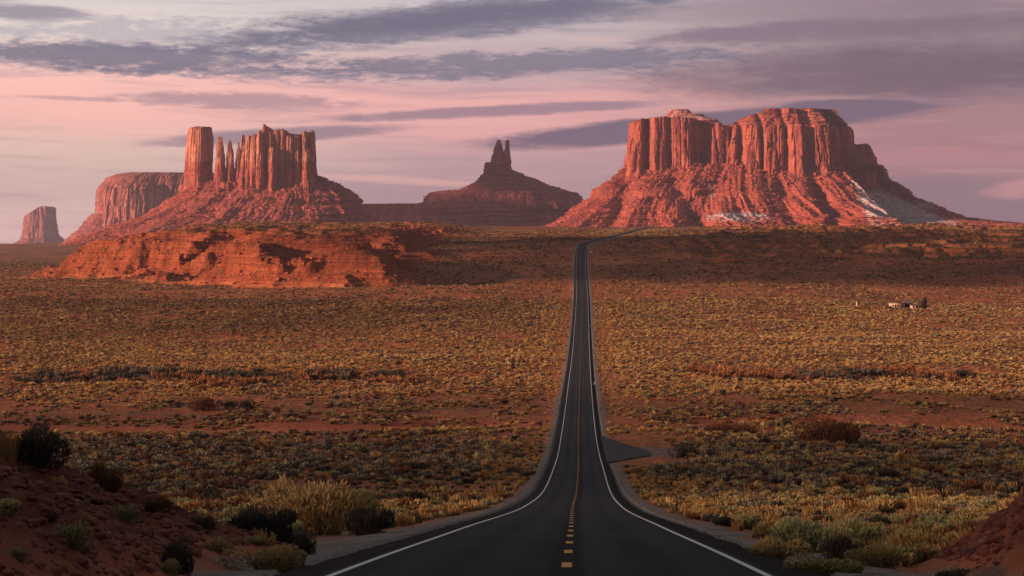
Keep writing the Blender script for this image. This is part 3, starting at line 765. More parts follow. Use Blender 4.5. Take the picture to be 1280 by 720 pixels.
for i, (u, v, r, zb) in enumerate([(279.5, 172, 4.6, 258), (291, 176, 3.9, 256), (301.5, 179, 3.4, 250), (307.3, 169.5, 3.6, 250)]):
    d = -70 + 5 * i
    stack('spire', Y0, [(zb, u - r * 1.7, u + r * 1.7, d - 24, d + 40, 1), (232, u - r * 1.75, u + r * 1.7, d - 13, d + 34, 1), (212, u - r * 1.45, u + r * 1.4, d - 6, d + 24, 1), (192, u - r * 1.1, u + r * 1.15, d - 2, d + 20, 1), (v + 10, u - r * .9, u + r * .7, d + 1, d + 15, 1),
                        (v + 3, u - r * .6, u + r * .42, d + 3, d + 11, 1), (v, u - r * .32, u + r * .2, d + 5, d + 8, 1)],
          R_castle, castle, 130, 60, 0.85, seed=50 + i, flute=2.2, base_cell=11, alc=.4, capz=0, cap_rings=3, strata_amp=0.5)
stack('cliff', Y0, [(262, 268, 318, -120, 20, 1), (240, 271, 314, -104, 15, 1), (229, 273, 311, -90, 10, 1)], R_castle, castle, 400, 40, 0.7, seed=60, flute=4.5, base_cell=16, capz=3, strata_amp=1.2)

# butte with twin fingers in the middle
Y1 = 6600.0
king = thing('butte', W(620, 290, Y1), 'purple-shaded butte with two thin rock fingers rising from a stepped cone', 'butte', 'sandstone buttes on the horizon')
stack('lower_bench', Y1, [(284, 400, 745, -300, 500, 0), (274, 408, 740, -280, 480, 0), (264, 414, 734, -258, 460, .1), (258, 418, 730, -246, 440, .9), (255.5, 421, 728, -240, 430, .6)], R_pink, king, 1000, 40, 0.85, seed=20, gully=8, rubble=3, cap_rings=5, capz=0, gcell=80, flute=4)
stack('scree_slope', Y1, [(262, 505, 737, -235, 300, 0), (254, 524, 731, -215, 280, .4), (252, 529, 729, -208, 270, .9), (245.5, 531, 726, -200, 260, .9), (241, 541, 718, -180, 240, 0), (239, 548, 708, -165, 225, .5), (237.3, 575, 704, -150, 205, .4),
                          (233, 586, 690, -120, 175, 0), (229.5, 590, 683, -108, 160, .8), (226.5, 596, 676, -96, 150, .5), (223, 601, 664, -76, 120, 0), (219, 604, 654, -60, 100, 0), (213, 608, 643, -42, 80, 0)],
      R_pink, king, 900, 90, 0.9, seed=21, gully=9, rubble=3.0, gcell=70, cap_rings=5, capz=0, flute=4)
stack('cliff', Y1, [(226, 603, 643, -62, 40, 1), (214, 604.5, 640.5, -50, 34, 1), (206, 605, 639, -44, 30, 1), (203, 606, 638, -40, 28, 1)], R_pink, king, 300, 40, 0.8, seed=22, flute=4, base_cell=14, capz=1)
stack('spire', Y1, [(222, 612, 634, -44, 24, 1), (204, 613, 632.5, -34, 18, 1), (196, 614.5, 631, -28, 14, 1), (188, 617, 628.6, -22, 12, 1), (181, 619, 627, -17, 9, 1), (177, 620.5, 625.4, -13, 6, 1), (174.8, 622, 624, -9, 0, 1)], R_pink, king, 200, 70, 0.8, seed=23, flute=2, base_cell=11, capz=0)
stack('spire', Y1, [(222, 627, 641, -34, 26, 1), (204, 628.5, 639.6, -26, 20, 1), (195, 629.6, 638.4, -22, 16, 1), (184, 630.8, 637.6, -18, 13, 1), (177, 631, 637, -16, 10, 1), (175, 632.6, 636.4, -12, 4, 1)], R_pink, king, 200, 70, 0.8, seed=24, flute=1.5, base_cell=11, capz=0)

# low mesa behind the pillar
Y2 = 8500.0
mesa_l = thing('butte', W(190, 290, Y2), 'flat-topped mesa with streaked vertical cliffs standing behind the square pillar', 'butte', 'sandstone buttes on the horizon')
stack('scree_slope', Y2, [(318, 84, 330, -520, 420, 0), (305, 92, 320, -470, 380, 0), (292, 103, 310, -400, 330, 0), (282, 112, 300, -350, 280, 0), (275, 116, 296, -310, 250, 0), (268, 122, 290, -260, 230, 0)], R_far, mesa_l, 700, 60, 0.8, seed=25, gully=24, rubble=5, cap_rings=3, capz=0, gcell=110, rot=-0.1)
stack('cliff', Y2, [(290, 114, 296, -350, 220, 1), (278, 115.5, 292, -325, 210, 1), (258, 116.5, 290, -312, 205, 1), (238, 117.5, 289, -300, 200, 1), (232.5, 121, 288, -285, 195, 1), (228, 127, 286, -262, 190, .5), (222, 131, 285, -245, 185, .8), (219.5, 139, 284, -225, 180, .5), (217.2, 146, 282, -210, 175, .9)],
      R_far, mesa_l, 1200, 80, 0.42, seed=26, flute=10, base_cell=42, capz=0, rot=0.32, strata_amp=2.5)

# farthest butte
Y3 = 14000.0
b_far = thing('butte', W(52, 305, Y3), 'small hazy lone butte with slanting top at the far end of the plain', 'butte', 'sandstone buttes on the horizon')
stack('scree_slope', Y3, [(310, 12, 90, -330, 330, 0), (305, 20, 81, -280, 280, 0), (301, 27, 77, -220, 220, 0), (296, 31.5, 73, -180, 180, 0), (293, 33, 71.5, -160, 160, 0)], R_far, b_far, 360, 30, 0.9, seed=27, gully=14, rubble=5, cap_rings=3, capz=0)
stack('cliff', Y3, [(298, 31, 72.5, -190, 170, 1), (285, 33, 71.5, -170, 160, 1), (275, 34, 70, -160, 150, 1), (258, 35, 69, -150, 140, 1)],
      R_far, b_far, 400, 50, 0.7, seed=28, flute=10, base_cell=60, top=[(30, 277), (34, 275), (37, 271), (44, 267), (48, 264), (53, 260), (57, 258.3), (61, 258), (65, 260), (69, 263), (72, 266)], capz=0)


# ------------------------------------------------------------------ buildings on the valley floor
def box(cx, cy, z0, sx, sy, sz):
    v = [(cx + a * sx / 2, cy + b_ * sy / 2, z0 + c * sz) for c in (0, 1) for b_ in (-1, 1) for a in (-1, 1)]
    f = [(0, 2, 3, 1), (4, 5, 7, 6), (0, 1, 5, 4), (2, 6, 7, 3), (0, 4, 6, 2), (1, 3, 7, 5)]
    return v, f
def join(parts):
    vs, fs = [], []
    for v, f in parts:
        n = len(vs); vs += v; fs += [tuple(i + n for i in q) for q in f]
    return vs, fs
def plain(name, c, rough=0.8, amt=0.25, sc_=1.2):
    m, T, b, pos = new_mat(name)
    n = T.noise(pos, sc_, 5, 0.7)
    T.put(b.inputs['Base Color'], T.mix(T.m('MULTIPLY', T.smooth(n, 0.4, 0.75), amt * 2), c, tuple(x * 0.55 for x in c)))
    b.inputs['Roughness'].default_value = rough
    return m
M_tan = plain('tan_siding', (0.62, 0.45, 0.30)); M_pinkw = plain('pale_pink_wall', (0.60, 0.38, 0.30)); M_drk = plain('dark_boards', (0.05, 0.035, 0.035))
M_roof = plain('grey_roofing', (0.16, 0.12, 0.11)); M_glass = plain('dark_window', (0.02, 0.02, 0.025), 0.2, 0.05); M_wht = plain('white_wall', (0.72, 0.66, 0.60))
M_metal = plain('grey_metal', (0.35, 0.35, 0.36), 0.45); M_sign = plain('yellow_sign_face', (0.80, 0.50, 0.05), 0.5, 0.1); M_postw = plain('white_post', (0.75, 0.72, 0.68), 0.6)
def gable(cx, cy, z0, sx, sy, h, over=0.3):
    hx = sx / 2 + over; hy = sy / 2 + over
    v = [(cx - hx, cy - hy, z0), (cx + hx, cy - hy, z0), (cx + hx, cy + hy, z0), (cx - hx, cy + hy, z0), (cx - hx, cy, z0 + h), (cx + hx, cy, z0 + h),
         (cx - hx, cy - hy, z0 - .15), (cx + hx, cy - hy, z0 - .15), (cx + hx, cy + hy, z0 - .15), (cx - hx, cy + hy, z0 - .15)]
    tri = [(0, 1, 5, 4), (2, 3, 4, 5), (6, 9, 8, 7), (0, 6, 7, 1), (2, 8, 9, 3), (1, 7, 8, 2), (3, 9, 6, 0)]
    return v, tri + [(1, 2, 5, 5), (3, 0, 4, 4)]
def house(u, v, w, d, h, wall, roof, label, roofh=1.0, rz=0.0, windows=((-.3, .0), (.25, .0)), door=0.0, cat='house', group=None, flat=False, name='house'):
    x, y, z = ground_hit(u, v)
    t = thing(name, (x, y, z - 0.15), label, cat, group); t.rotation_euler = (0, 0, rz)
    V, Fc = box(0, 0, 0, w, d, h + .15); link('wall', mesh_np('wall', V, Fc, wall), t)
    if flat: V, Fc = box(0, 0, h + .152, w + .5, d + .5, .18); link('roof', mesh_np('roof', V, Fc, roof), t)
    else:
        V, Fc = gable(0, 0, h + .31, w, d, roofh)
        me = bpy.data.meshes.new('roof'); me.from_pydata(V, [], [tuple(dict.fromkeys(q)) for q in Fc]); me.materials.append(roof); link('roof', me, t)
    for wx, _ in windows:
        V, Fc = box(wx * w, -d / 2 - .03, 1.1, 1.1, .06, .9); link('window', mesh_np('window', V, Fc, M_glass), t)
    if door is not None:
        V, Fc = box(door * w, -d / 2 - .03, .16, .9, .06, 1.95); link('door', mesh_np('door', V, Fc, M_drk), t)
    return t
house(1121, 384.5, 9.0, 4.6, 2.7, M_tan, M_roof, 'long tan trailer home, the widest of the buildings out on the plain', flat=True, windows=((-.32, 0), (.02, 0), (.34, 0)), door=-.14)
house(1134.5, 384.5, 5.4, 5.0, 2.7, M_drk, M_roof, 'dark shed with a low pitched roof between the tan trailer and pale hut', 1.5, windows=((.2, 0),), door=-.2, cat='shed', name='shed')
house(1143, 386.0, 4.6, 3.8, 2.0, M_pinkw, M_roof, 'small pale pinkish hut between the dark shed and the dark upright tree', 0.6, windows=((.22, 0),), door=-.2, cat='hut', name='hut')

# marker posts and signs
def marker_post(u, v, h, label, group, wd=0.12, white=True):
    x, y, z = ground_hit(u, v)
    t = thing('marker_post', (x, y, z - .1), label, 'post', group)
    V, Fc = box(0, 0, 0, wd, wd * .6, h * .82); link('post', mesh_np('post', V, Fc, M_postw if white else M_metal), t)
    V, Fc = box(0, 0, h * .82 + .002, wd * 1.25, wd * .7, h * .18); link('reflector', mesh_np('reflector', V, Fc, M_wht), t)
marker_post(1071, 383.5, 3.2, 'lone white post standing left of the tan trailer home', None, 0.7)
marker_post(737.5, 409, 1.3, 'thin white delineator post on the verge beside the uphill stretch of road', 'delineator posts along the road')
marker_post(743, 482, 1.2, 'thin white delineator post on the verge at the bottom of the dip', 'delineator posts along the road')
x, y, z = ground_hit(739, 319.5)
t = thing('road_sign', (x, y, z - .1), 'small yellow diamond warning sign on a post just before the road bends', 'road sign')
V, Fc = box(0, 0, 0, .12, .12, 3.4); link('post', mesh_np('post', V, Fc, M_metal), t)
s = 1.15
link('sign_face', mesh_np('sign_face', [(0, -.10, 3.1 - s), (s, -.10, 3.1), (0, -.10, 3.1 + s), (-s, -.10, 3.1), (0, -.07, 3.1 - s), (s, -.07, 3.1), (0, -.07, 3.1 + s), (-s, -.07, 3.1)],
     [(0, 1, 2, 3), (7, 6, 5, 4), (0, 4, 5, 1), (1, 5, 6, 2), (2, 6, 7, 3), (3, 7, 4, 0)], M_sign), t)

# ------------------------------------------------------------------ plants
def leaf_mat(name, c1, c2, c3=None, trans=0.0):
    m, T, b, pos = new_mat(name)
    oi = T.node('ShaderNodeObjectInfo').outputs['Random']
    tip = T.attr('tip')
    rnd = T.attr('rnd')
    a = T.mix(oi, c1, c2)
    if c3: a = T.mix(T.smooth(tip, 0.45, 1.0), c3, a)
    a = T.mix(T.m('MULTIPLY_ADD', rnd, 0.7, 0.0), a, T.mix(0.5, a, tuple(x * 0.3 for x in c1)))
    T.put(b.inputs['Base Color'], a)
    b.inputs['Roughness'].default_value = 0.8
    return m
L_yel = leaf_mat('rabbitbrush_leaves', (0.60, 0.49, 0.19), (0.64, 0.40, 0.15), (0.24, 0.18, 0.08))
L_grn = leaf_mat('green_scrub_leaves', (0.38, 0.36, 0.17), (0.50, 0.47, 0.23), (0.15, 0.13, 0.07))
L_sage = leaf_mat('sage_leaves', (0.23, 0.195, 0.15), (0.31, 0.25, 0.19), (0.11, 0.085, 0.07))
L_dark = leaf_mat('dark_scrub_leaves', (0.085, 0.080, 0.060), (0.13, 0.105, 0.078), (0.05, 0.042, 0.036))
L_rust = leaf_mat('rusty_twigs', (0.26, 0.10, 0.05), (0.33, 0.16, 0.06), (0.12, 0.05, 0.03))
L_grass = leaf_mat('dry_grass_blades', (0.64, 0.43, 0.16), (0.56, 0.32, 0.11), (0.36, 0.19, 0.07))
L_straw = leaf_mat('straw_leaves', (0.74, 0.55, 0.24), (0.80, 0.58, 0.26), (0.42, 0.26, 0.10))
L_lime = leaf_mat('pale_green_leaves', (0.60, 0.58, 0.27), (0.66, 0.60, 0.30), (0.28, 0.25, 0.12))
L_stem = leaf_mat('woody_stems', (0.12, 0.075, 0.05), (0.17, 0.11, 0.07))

def shrub_mesh(name, mat, n, kind='dome', size=0.12, seed=0, aspect=0.62, lobes=5):
    r = np.random.default_rng(seed)
    if kind == 'grass':
        az = r.uniform(0, 2 * np.pi, n); rad = r.uniform(0, .32, n) ** .8; lean = r.uniform(0.0, .45, n)
        h = r.uniform(.4, 1.0, n) * aspect * 1.5
        bx = rad * np.cos(az); by = rad * np.sin(az)
        tx = bx + np.cos(az) * lean * h; ty = by + np.sin(az) * lean * h
        p = az + r.uniform(-1.5, 1.5, n); w = size * (.14 if n > 100 else .3)
        v = np.stack([np.stack([bx - np.cos(p) * w, by - np.sin(p) * w, 0 * h - .03], -1), np.stack([bx + np.cos(p) * w, by + np.sin(p) * w, 0 * h - .03], -1),
                      np.stack([tx + np.cos(p) * w * .3, ty + np.sin(p) * w * .3, h], -1), np.stack([tx - np.cos(p) * w * .3, ty - np.sin(p) * w * .3, h * .98], -1)], 1)
        tip = np.tile([0, 0, 1, 1], (n, 1))
    else:
        # uneven crown made of lobes
        lc = np.stack([r.normal(0, .25, lobes), r.normal(0, .25, lobes), r.uniform(.14, .55, lobes) * aspect], -1)
        lr = r.uniform(.16, .40, lobes)
        li = r.integers(0, lobes, n)
        d = r.normal(size=(n, 3)); d /= np.linalg.norm(d, axis=1)[:, None]
        rr = r.uniform(.55, 1.0, n) ** .6
        c = lc[li] + d * (lr[li] * rr)[:, None] * np.array([1, 1, aspect * 1.25])
        c[:, 2] = np.abs(c[:, 2] + .02)
        up = c * np.array([1.0, 1.0, .6]) + np.array([0, 0, .55]); up += r.normal(0, .3, (n, 3)); up /= np.linalg.norm(up, axis=1)[:, None]
        sd_ = np.cross(up, r.normal(size=(n, 3))); sd_ /= np.linalg.norm(sd_, axis=1)[:, None]
        L = (size * r.uniform(.7, 1.5, n))[:, None]; Wd = L * (.16 if kind == 'twig' else .34 if kind == 'feather' else .55)
        v = np.stack([c - sd_ * Wd - up * L * .6, c + sd_ * Wd - up * L * .6, c + sd_ * Wd * .4 + up * L, c - sd_ * Wd * .4 + up * L], 1)
        v[:, :, 2] = np.maximum(v[:, :, 2], -.03)
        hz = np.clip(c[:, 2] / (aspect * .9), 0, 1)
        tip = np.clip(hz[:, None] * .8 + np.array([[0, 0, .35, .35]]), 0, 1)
    rnd = np.repeat(r.uniform(0, 1, n)[:, None], 4, 1)
    return mesh_np(name, v.reshape(-1, 3), np.arange(4 * n).reshape(-1, 4), mat, False, {'tip': tip, 'rnd': rnd})

def stems_mesh(name, n, h, spread, seed):
    r = np.random.default_rng(seed); vs = []; fs = []
    for i in range(n):
        az = r.uniform(0, 6.28); k = r.uniform(.3, 1) * spread
        a = Vector((math.cos(az) * .05, math.sin(az) * .05, -.05)); b = Vector((math.cos(az) * k, math.sin(az) * k, h * r.uniform(.5, .9)))
        mid = a.lerp(b, .5) + Vector((0, 0, .06 * h))
        for p, q, w0, w1 in ((a, mid, .022, .015), (mid, b, .015, .006)):
            n0 = len(vs)
            for c, w in ((p, w0), (q, w1)):
                for t_ in range(4): vs.append((c.x + w * math.cos(t_ * 1.571), c.y + w * math.sin(t_ * 1.571), c.z))
            fs += [(n0 + t_, n0 + (t_ + 1) % 4, n0 + 4 + (t_ + 1) % 4, n0 + 4 + t_) for t_ in range(4)]
    return mesh_np(name, vs, fs, L_stem, False, {'tip': np.zeros(len(vs)), 'rnd': np.full(len(vs), .3)})

KINDS = {   # material, leaf kind, leaf size near/far, aspect, plain words
    'rabbitbrush': (L_yel, 'feather', .075, .62), 'scrub': (L_grn, 'feather', .07, .60), 'sagebrush': (L_sage, 'dome', .075, .52),
    'blackbrush': (L_dark, 'twig', .11, .60), 'rust_scrub': (L_rust, 'twig', .11, .62), 'grass_tuft': (L_grass, 'grass', .10, .60)}
HI = {}; LO = {}
hidden_lib = bpy.data.collections.new('plant_library')
for k_, (mt, kd, sz, asp) in KINDS.items():
    HI[k_] = [shrub_mesh(k_, mt, 1400 if kd != 'grass' else 480, kd, sz, 100 + i * 7, asp, 6 + i) for i in range(3)]
    c_ = bpy.data.collections.new('library_' + k_)
    for i in range(4):
        c_.objects.link(bpy.data.objects.new(k_ + '_clump', shrub_mesh(k_ + '_clump', mt, 90 if kd != 'grass' else 60, kd, sz * 2.3, 200 + i * 5, asp, 4)))
    LO[k_] = c_

def scatter_stuff(name, pts, scl, rot, coll, label, seed=0):
    me = bpy.data.meshes.new(name)
    me.vertices.add(len(pts)); me.vertices.foreach_set('co', np.asarray(pts, np.float32).ravel())
    a = me.attributes.new('scl', 'FLOAT_VECTOR', 'POINT'); a.data.foreach_set('vector', np.asarray(scl, np.float32).ravel())
    a = me.attributes.new('rotz', 'FLOAT_VECTOR', 'POINT'); a.data.foreach_set('vector', np.stack([np.zeros(len(rot)), np.zeros(len(rot)), rot], -1).astype(np.float32).ravel())
    o = link(name, me)
    ng = bpy.data.node_groups.new(name + '_scatter', 'GeometryNodeTree')
    ng.interface.new_socket('Geometry', in_out='INPUT', socket_type='NodeSocketGeometry')
    ng.interface.new_socket('Geometry', in_out='OUTPUT', socket_type='NodeSocketGeometry')
    gi = ng.nodes.new('NodeGroupInput'); go = ng.nodes.new('NodeGroupOutput')
    ci = ng.nodes.new('GeometryNodeCollectionInfo'); ci.inputs[0].default_value = coll
    ci.inputs['Separate Children'].default_value = True; ci.inputs['Reset Children'].default_value = True
    ip = ng.nodes.new('GeometryNodeInstanceOnPoints'); ip.inputs['Pick Instance'].default_value = True
    at = ng.nodes.new('GeometryNodeInputNamedAttribute'); at.data_type = 'FLOAT_VECTOR'; at.inputs[0].default_value = 'scl'
    ar = ng.nodes.new('GeometryNodeInputNamedAttribute'); ar.data_type = 'FLOAT_VECTOR'; ar.inputs[0].default_value = 'rotz'
    L_ = ng.links
    L_.new(gi.outputs[0], ip.inputs['Points']); L_.new(ci.outputs[0], ip.inputs['Instance'])
    L_.new(at.outputs[0], ip.inputs['Scale']); L_.new(ar.outputs[0], ip.inputs['Rotation']); L_.new(ip.outputs[0], go.inputs[0])
    md = o.modifiers.new('scatter', 'NODES'); md.node_group = ng
    tag(o, label, None, None, 'stuff')
    return o

# candidate plant positions over the valley floor
def candidates():
    out = []
    for y0, y1, dens in ((26, 90, .9), (90, 200, .55), (200, 420, .42), (420, 800, .30), (800, 1350, .26), (1350, 2700, .085)):
        half = .46; area = half * (y1 ** 2 - y0 ** 2) + 40 * (y1 - y0)
        n = int(area * dens)
        y = np.sqrt(RNG.uniform(y0 ** 2, y1 ** 2, n)); x = RNG.uniform(-1, 1, n) * (half * y + 10)
        out.append(np.stack([x, y], -1))
    return np.concatenate(out)
P = candidates(); x = P[:, 0]; y = P[:, 1]
xr = x - XC(y); ax = np.abs(xr)
pz, pbank, pgrav, pmesa, pwash = terrain(x, y, True)
dens_n = fbm2(x / 16, y / 34, 4, 201) * .5 + .5
patch = fbm2(x / 40, y / 60, 4, 205) * .5 + .5
side = np.where(xr > 0, 1, -1)
# share of each kind by distance up the valley
def band(lo, hi, s=25): return sm(y, lo - s, lo + s) * (1 - sm(y, hi - s, hi + s))
cover = .66 + 0 * y
cover -= .26 * band(515, 620) * (1.5 * patch) ; cover += .25 * band(270, 430); cover += (.75 * patch - .12) * band(760, 1340)
cover += .15 * band(640, 740)
keep = dens_n + (RNG.uniform(0, 1, len(x)) - .5) * .55 < cover * .78 + .02
keep &= (pgrav < .25) & (ax > 6.4) & (pwash < .35) & (pmesa < .5)
keep &= ~((y > 330) & (y < 456) & (xr > 0) & (xr < 18))
keep &= ~((pbank > .3) & (RNG.uniform(0, 1, len(x)) > .24))
keep &= ~((y < 50) & (xr > 5) & (xr < 16) & (pbank > .05))
keep &= ~((y < 90) & (ax < 7.5) & (RNG.uniform(0, 1, len(x)) > .5))
r_ = RNG.uniform(0, 1, len(x))
wY = .35 + .9 * band(130, 250) * .35 + .55 * band(800, 1330) + .25 * (side > 0) - .25 * band(280, 440) + .6 * (patch - .5)
wG = .40 + .5 * band(90, 260) + .5 * (patch - .4) - .35 * sm(y, 550, 750)
wS = .45 + .5 * band(650, 1330) * (fbm2(x / 60, y / 24, 3, 211) > .0) + 1.1 * band(270, 440) + .5 * band(1080, 1400) * (side < 0) + 1.2 * (.5 - patch)
wD = .14 + .18 * band(270, 440) + .1 * band(1100, 1400) * (side < 0) + .4 * (.45 - patch)
wRu = .35 + .35 * band(600, 1330) + .5 * band(1200, 2700) + .25 * (side < 0)
wGr = .12 + 1.9 * (1 - sm(ax, 9, 16 + .012 * y)) + 1.0 * band(600, 1300) + .2
Wm = np.clip(np.stack([wY, wG, wS, wD, wRu, wGr], -1), .02, None); Wm /= Wm.sum(1)[:, None]
cum = np.cumsum(Wm, 1)
kid = (r_[:, None] > cum).sum(1).clip(0, 5)
names = list(KINDS)
base_s = np.array([1.25, 1.15, 1.25, 1.45, 1.15, .95])[kid]
sz = base_s * np.exp(RNG.normal(0, .28, len(x))) * np.interp(y, [26, 90, 200, 400, 700, 1000, 1400, 2400], [.60, .70, .80, .84, .78, .76, .9, 1.1])
sz = np.where(ax < 13, sz * .75, sz)
sz = np.where(pbank > .3, sz * .65, sz)
yaw = RNG.uniform(0, 6.28, len(x))
squash = RNG.uniform(.75, 1.15, len(x))
idx = np.nonzero(keep)[0]

label_of = {'rabbitbrush': ('yellow rabbitbrush clump on the open red soil', 'bush'), 'scrub': ('pale olive green scrub clump on the open red soil', 'bush'),
            'sagebrush': ('low grey sagebrush clump on the open red soil', 'bush'), 'blackbrush': ('dark twiggy bush on the open red soil', 'bush'),
            'rust_scrub': ('rusty brown twiggy shrub on the open red soil', 'bush'), 'grass_tuft': ('straw coloured grass tuft on the verge', 'grass tuft')}
group_of = {'rabbitbrush': 'yellow rabbitbrush clumps', 'scrub': 'olive scrub clumps', 'sagebrush': 'grey sagebrush clumps', 'blackbrush': 'dark bushes', 'rust_scrub': 'rusty shrubs', 'grass_tuft': 'grass tufts'}
obj_name = {'rabbitbrush': 'rabbitbrush', 'scrub': 'scrub_bush', 'sagebrush': 'sagebrush', 'blackbrush': 'dark_bush', 'rust_scrub': 'rusty_shrub', 'grass_tuft': 'grass_tuft'}
# the ones that show largest are separate objects
uu = 640 + x / y * F; vv = HV + (CZ - pz) / y * F
infr = (uu > -10) & (uu < 1290) & (vv < 735) & (vv > 280)
app = sz / y * infr * np.where(kid == 5, .6, 1.0)
cand = idx[np.argsort(-app[idx])]
# leave out those the banks hide
def visible(i):
    t = np.linspace(.3, .97, 60)
    zz = CZ + (pz[i] + sz[i] * .4 - CZ) * t
    return np.all(terrain(x[i] * t, y[i] * t) < zz + .02)
solo = []
cnt = {}
for i in cand:
    if len(solo) >= 300: break
    if app[i] <= 0: break
    if not visible(i): continue
    solo.append(i)
solo = np.array(solo); solo_set = np.zeros(len(x), bool); solo_set[solo] = True
for i in solo:
    k_ = names[kid[i]]
    o = bpy.data.objects.new(obj_name[k_], HI[k_][int(i) % 3]); COL.objects.link(o)
    o.location = (x[i], y[i], pz[i] - .03); o.rotation_euler = (0, 0, yaw[i]); s = sz[i]; o.scale = (s, s, s * squash[i])
    lb, ct = label_of[k_]; tag(o, lb, ct, group_of[k_])
stuff_label = {'rabbitbrush': 'yellow rabbitbrush covering the valley floor', 'scrub': 'pale olive scrub covering the valley floor', 'sagebrush': 'grey sagebrush covering the valley floor',
               'blackbrush': 'dark low brush scattered over the valley floor', 'rust_scrub': 'rusty low brush scattered over the valley floor', 'grass_tuft': 'straw coloured dry grass on verges and plain'}
stuff_name = {'rabbitbrush': 'rabbitbrush_cover', 'scrub': 'scrub_cover', 'sagebrush': 'sagebrush_cover', 'blackbrush': 'dark_brush_cover', 'rust_scrub': 'rusty_brush_cover', 'grass_tuft': 'dry_grass'}
for j, k_ in enumerate(names):
    m_ = keep & (kid == j) & ~solo_set
    scatter_stuff(stuff_name[k_], np.stack([x[m_], y[m_], pz[m_] - .02], -1), np.stack([sz[m_], sz[m_], sz[m_] * squash[m_]], -1), yaw[m_], LO[k_], stuff_label[k_])

# larger bushes one can point to: (kind, u, v of the foot, width px, height px, label, category)
def big_bush(kind, u, v, wpx, hpx, label, cat='bush', group=None, leaf=.5, n=3500, seed=1, name=None, lobes=9, deep=.8, stems=16, mat=None):
    X_, Y_, Z_ = ground_hit(u, v)
    wd = wpx / F * Y_; hg = hpx / F * Y_
    t = thing(name or obj_name[kind], (X_, Y_, Z_ - .06), label, cat, group)
    mt, kd, s0, asp = KINDS[kind]
    if mat: mt = mat
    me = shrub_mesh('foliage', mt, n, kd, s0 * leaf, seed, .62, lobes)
    c = np.empty(len(me.vertices) * 3, np.float32); me.vertices.foreach_get('co', c); c = c.reshape(-1, 3)
    ex = np.percentile(c[:, 0], 99) - np.percentile(c[:, 0], 1); ez = np.percentile(c[:, 2], 99)
    c[:, 0] -= (np.percentile(c[:, 0], 99) + np.percentile(c[:, 0], 1)) / 2
    c *= np.array([wd / ex, wd * deep / ex, hg / ez]); me.vertices.foreach_set('co', c.ravel()); me.update()
    link('foliage', me, t)
    st_ = stems_mesh('stems', stems, 1.0, .42, seed + 5); c = np.empty(len(st_.vertices) * 3, np.float32); st_.vertices.foreach_get('co', c); c = c.reshape(-1, 3)
    c *= np.array([wd * .8, wd * .8 * deep, hg * .95]); st_.vertices.foreach_set('co', c.ravel()); st_.update()
    link('stems', st_, t)
    return t
big_bush('rabbitbrush', 404, 669, 124, 66, 'big feathery straw-yellow bush beside the gravel shoulder', seed=3, n=11000, leaf=.42, lobes=22, mat=L_straw)
big_bush('rabbitbrush', 380, 664, 60, 50, 'leafy yellow bush leaning on the big straw-yellow bush by the shoulder', seed=43, n=3500, leaf=.42, lobes=8, mat=L_straw)
big_bush('blackbrush', 462, 668, 56, 36, 'dark green bush just right of the big straw-yellow bush', seed=4, n=3800, leaf=.5)
big_bush('blackbrush', 325, 672, 82, 36, 'dark low bush on the bank foot, left of the straw-yellow bush', seed=5, n=4200, leaf=.5)
big_bush('blackbrush', 372, 694, 44, 30, 'dark bush at the gravel edge below the straw-yellow bush', seed=6, n=2500, leaf=.5)
big_bush('blackbrush', 48, 582, 74, 50, 'dark bush crowning the top of the red bank', seed=7, n=4500, leaf=.5)
big_bush('rust_scrub', 130, 612, 40, 36, 'rusty brown bush on the crest of the red bank', seed=8, n=2200, leaf=.6)
big_bush('grass_tuft', 6, 576, 34, 46, 'tall straw grass clump beside the dark bush on the bank', 'grass clump', seed=9, n=500, leaf=.5)
big_bush('blackbrush', 222, 716, 40, 44, 'dark green bush low on the face of the red bank', seed=10, n=2600, leaf=.5)
big_bush('scrub', 90, 690, 44, 34, 'grey-green bush halfway down the face of the red bank', seed=11, n=2200, leaf=.5)
big_bush('scrub', 158, 655, 30, 26, 'grey-green bush near the shoulder end of the red bank', seed=12, n=1500, leaf=.5)
big_bush('rabbitbrush', 330, 712, 100, 30, 'low mustard yellow bush lining the gravel at the bank foot', seed=13, n=5000, leaf=.45, lobes=12)
big_bush('grass_tuft', 20, 640, 22, 26, 'straw grass clump growing from the middle of the red bank', 'grass clump', seed=51, n=260, leaf=.5)
big_bush('grass_tuft', 105, 668, 18, 26, 'straw grass clump between the grey-green bushes of the red bank', 'grass clump', seed=52, n=240, leaf=.5)
big_bush('blackbrush', 60, 655, 26, 16, 'low dark bush under the straw grass on the red bank', seed=53, n=1200, leaf=.5)
big_bush('rust_scrub', 190, 640, 46, 20, 'rusty brown brush along the falling crest of the red bank', seed=54, n=1900, leaf=.5)
big_bush('blackbrush', 250, 662, 40, 18, 'dark spreading bush near the foot of the bank crest', seed=55, n=1900, leaf=.5)
big_bush('rabbitbrush', 270, 690, 46, 20, 'small mustard bush on the bank foot above the gravel', seed=56, n=1600, leaf=.5)
big_bush('scrub', 22, 700, 34, 20, 'grey-green bush in the bottom corner of the red bank', seed=57, n=1300, leaf=.5)
big_bush('rabbitbrush', 205, 716, 40, 22, 'small mustard yellow bush by the dark bush on the red bank', seed=14, n=1600, leaf=.5)
big_bush('scrub', 1010, 690, 100, 40, 'wide pale green bush right of the road in the near verge', seed=15, n=7000, leaf=.42, lobes=12, mat=L_lime)
big_bush('scrub', 1080, 684, 90, 36, 'wide pale green bush between the near verge and the red bank', seed=16, n=6000, leaf=.42, lobes=12, mat=L_lime)
big_bush('blackbrush', 1052, 700, 46, 34, 'dark bush in front of the two wide pale green bushes', seed=17, n=2800, leaf=.5)
big_bush('rabbitbrush', 975, 702, 70, 28, 'mustard yellow bush at the right gravel edge', seed=18, n=3600, leaf=.45, lobes=9)
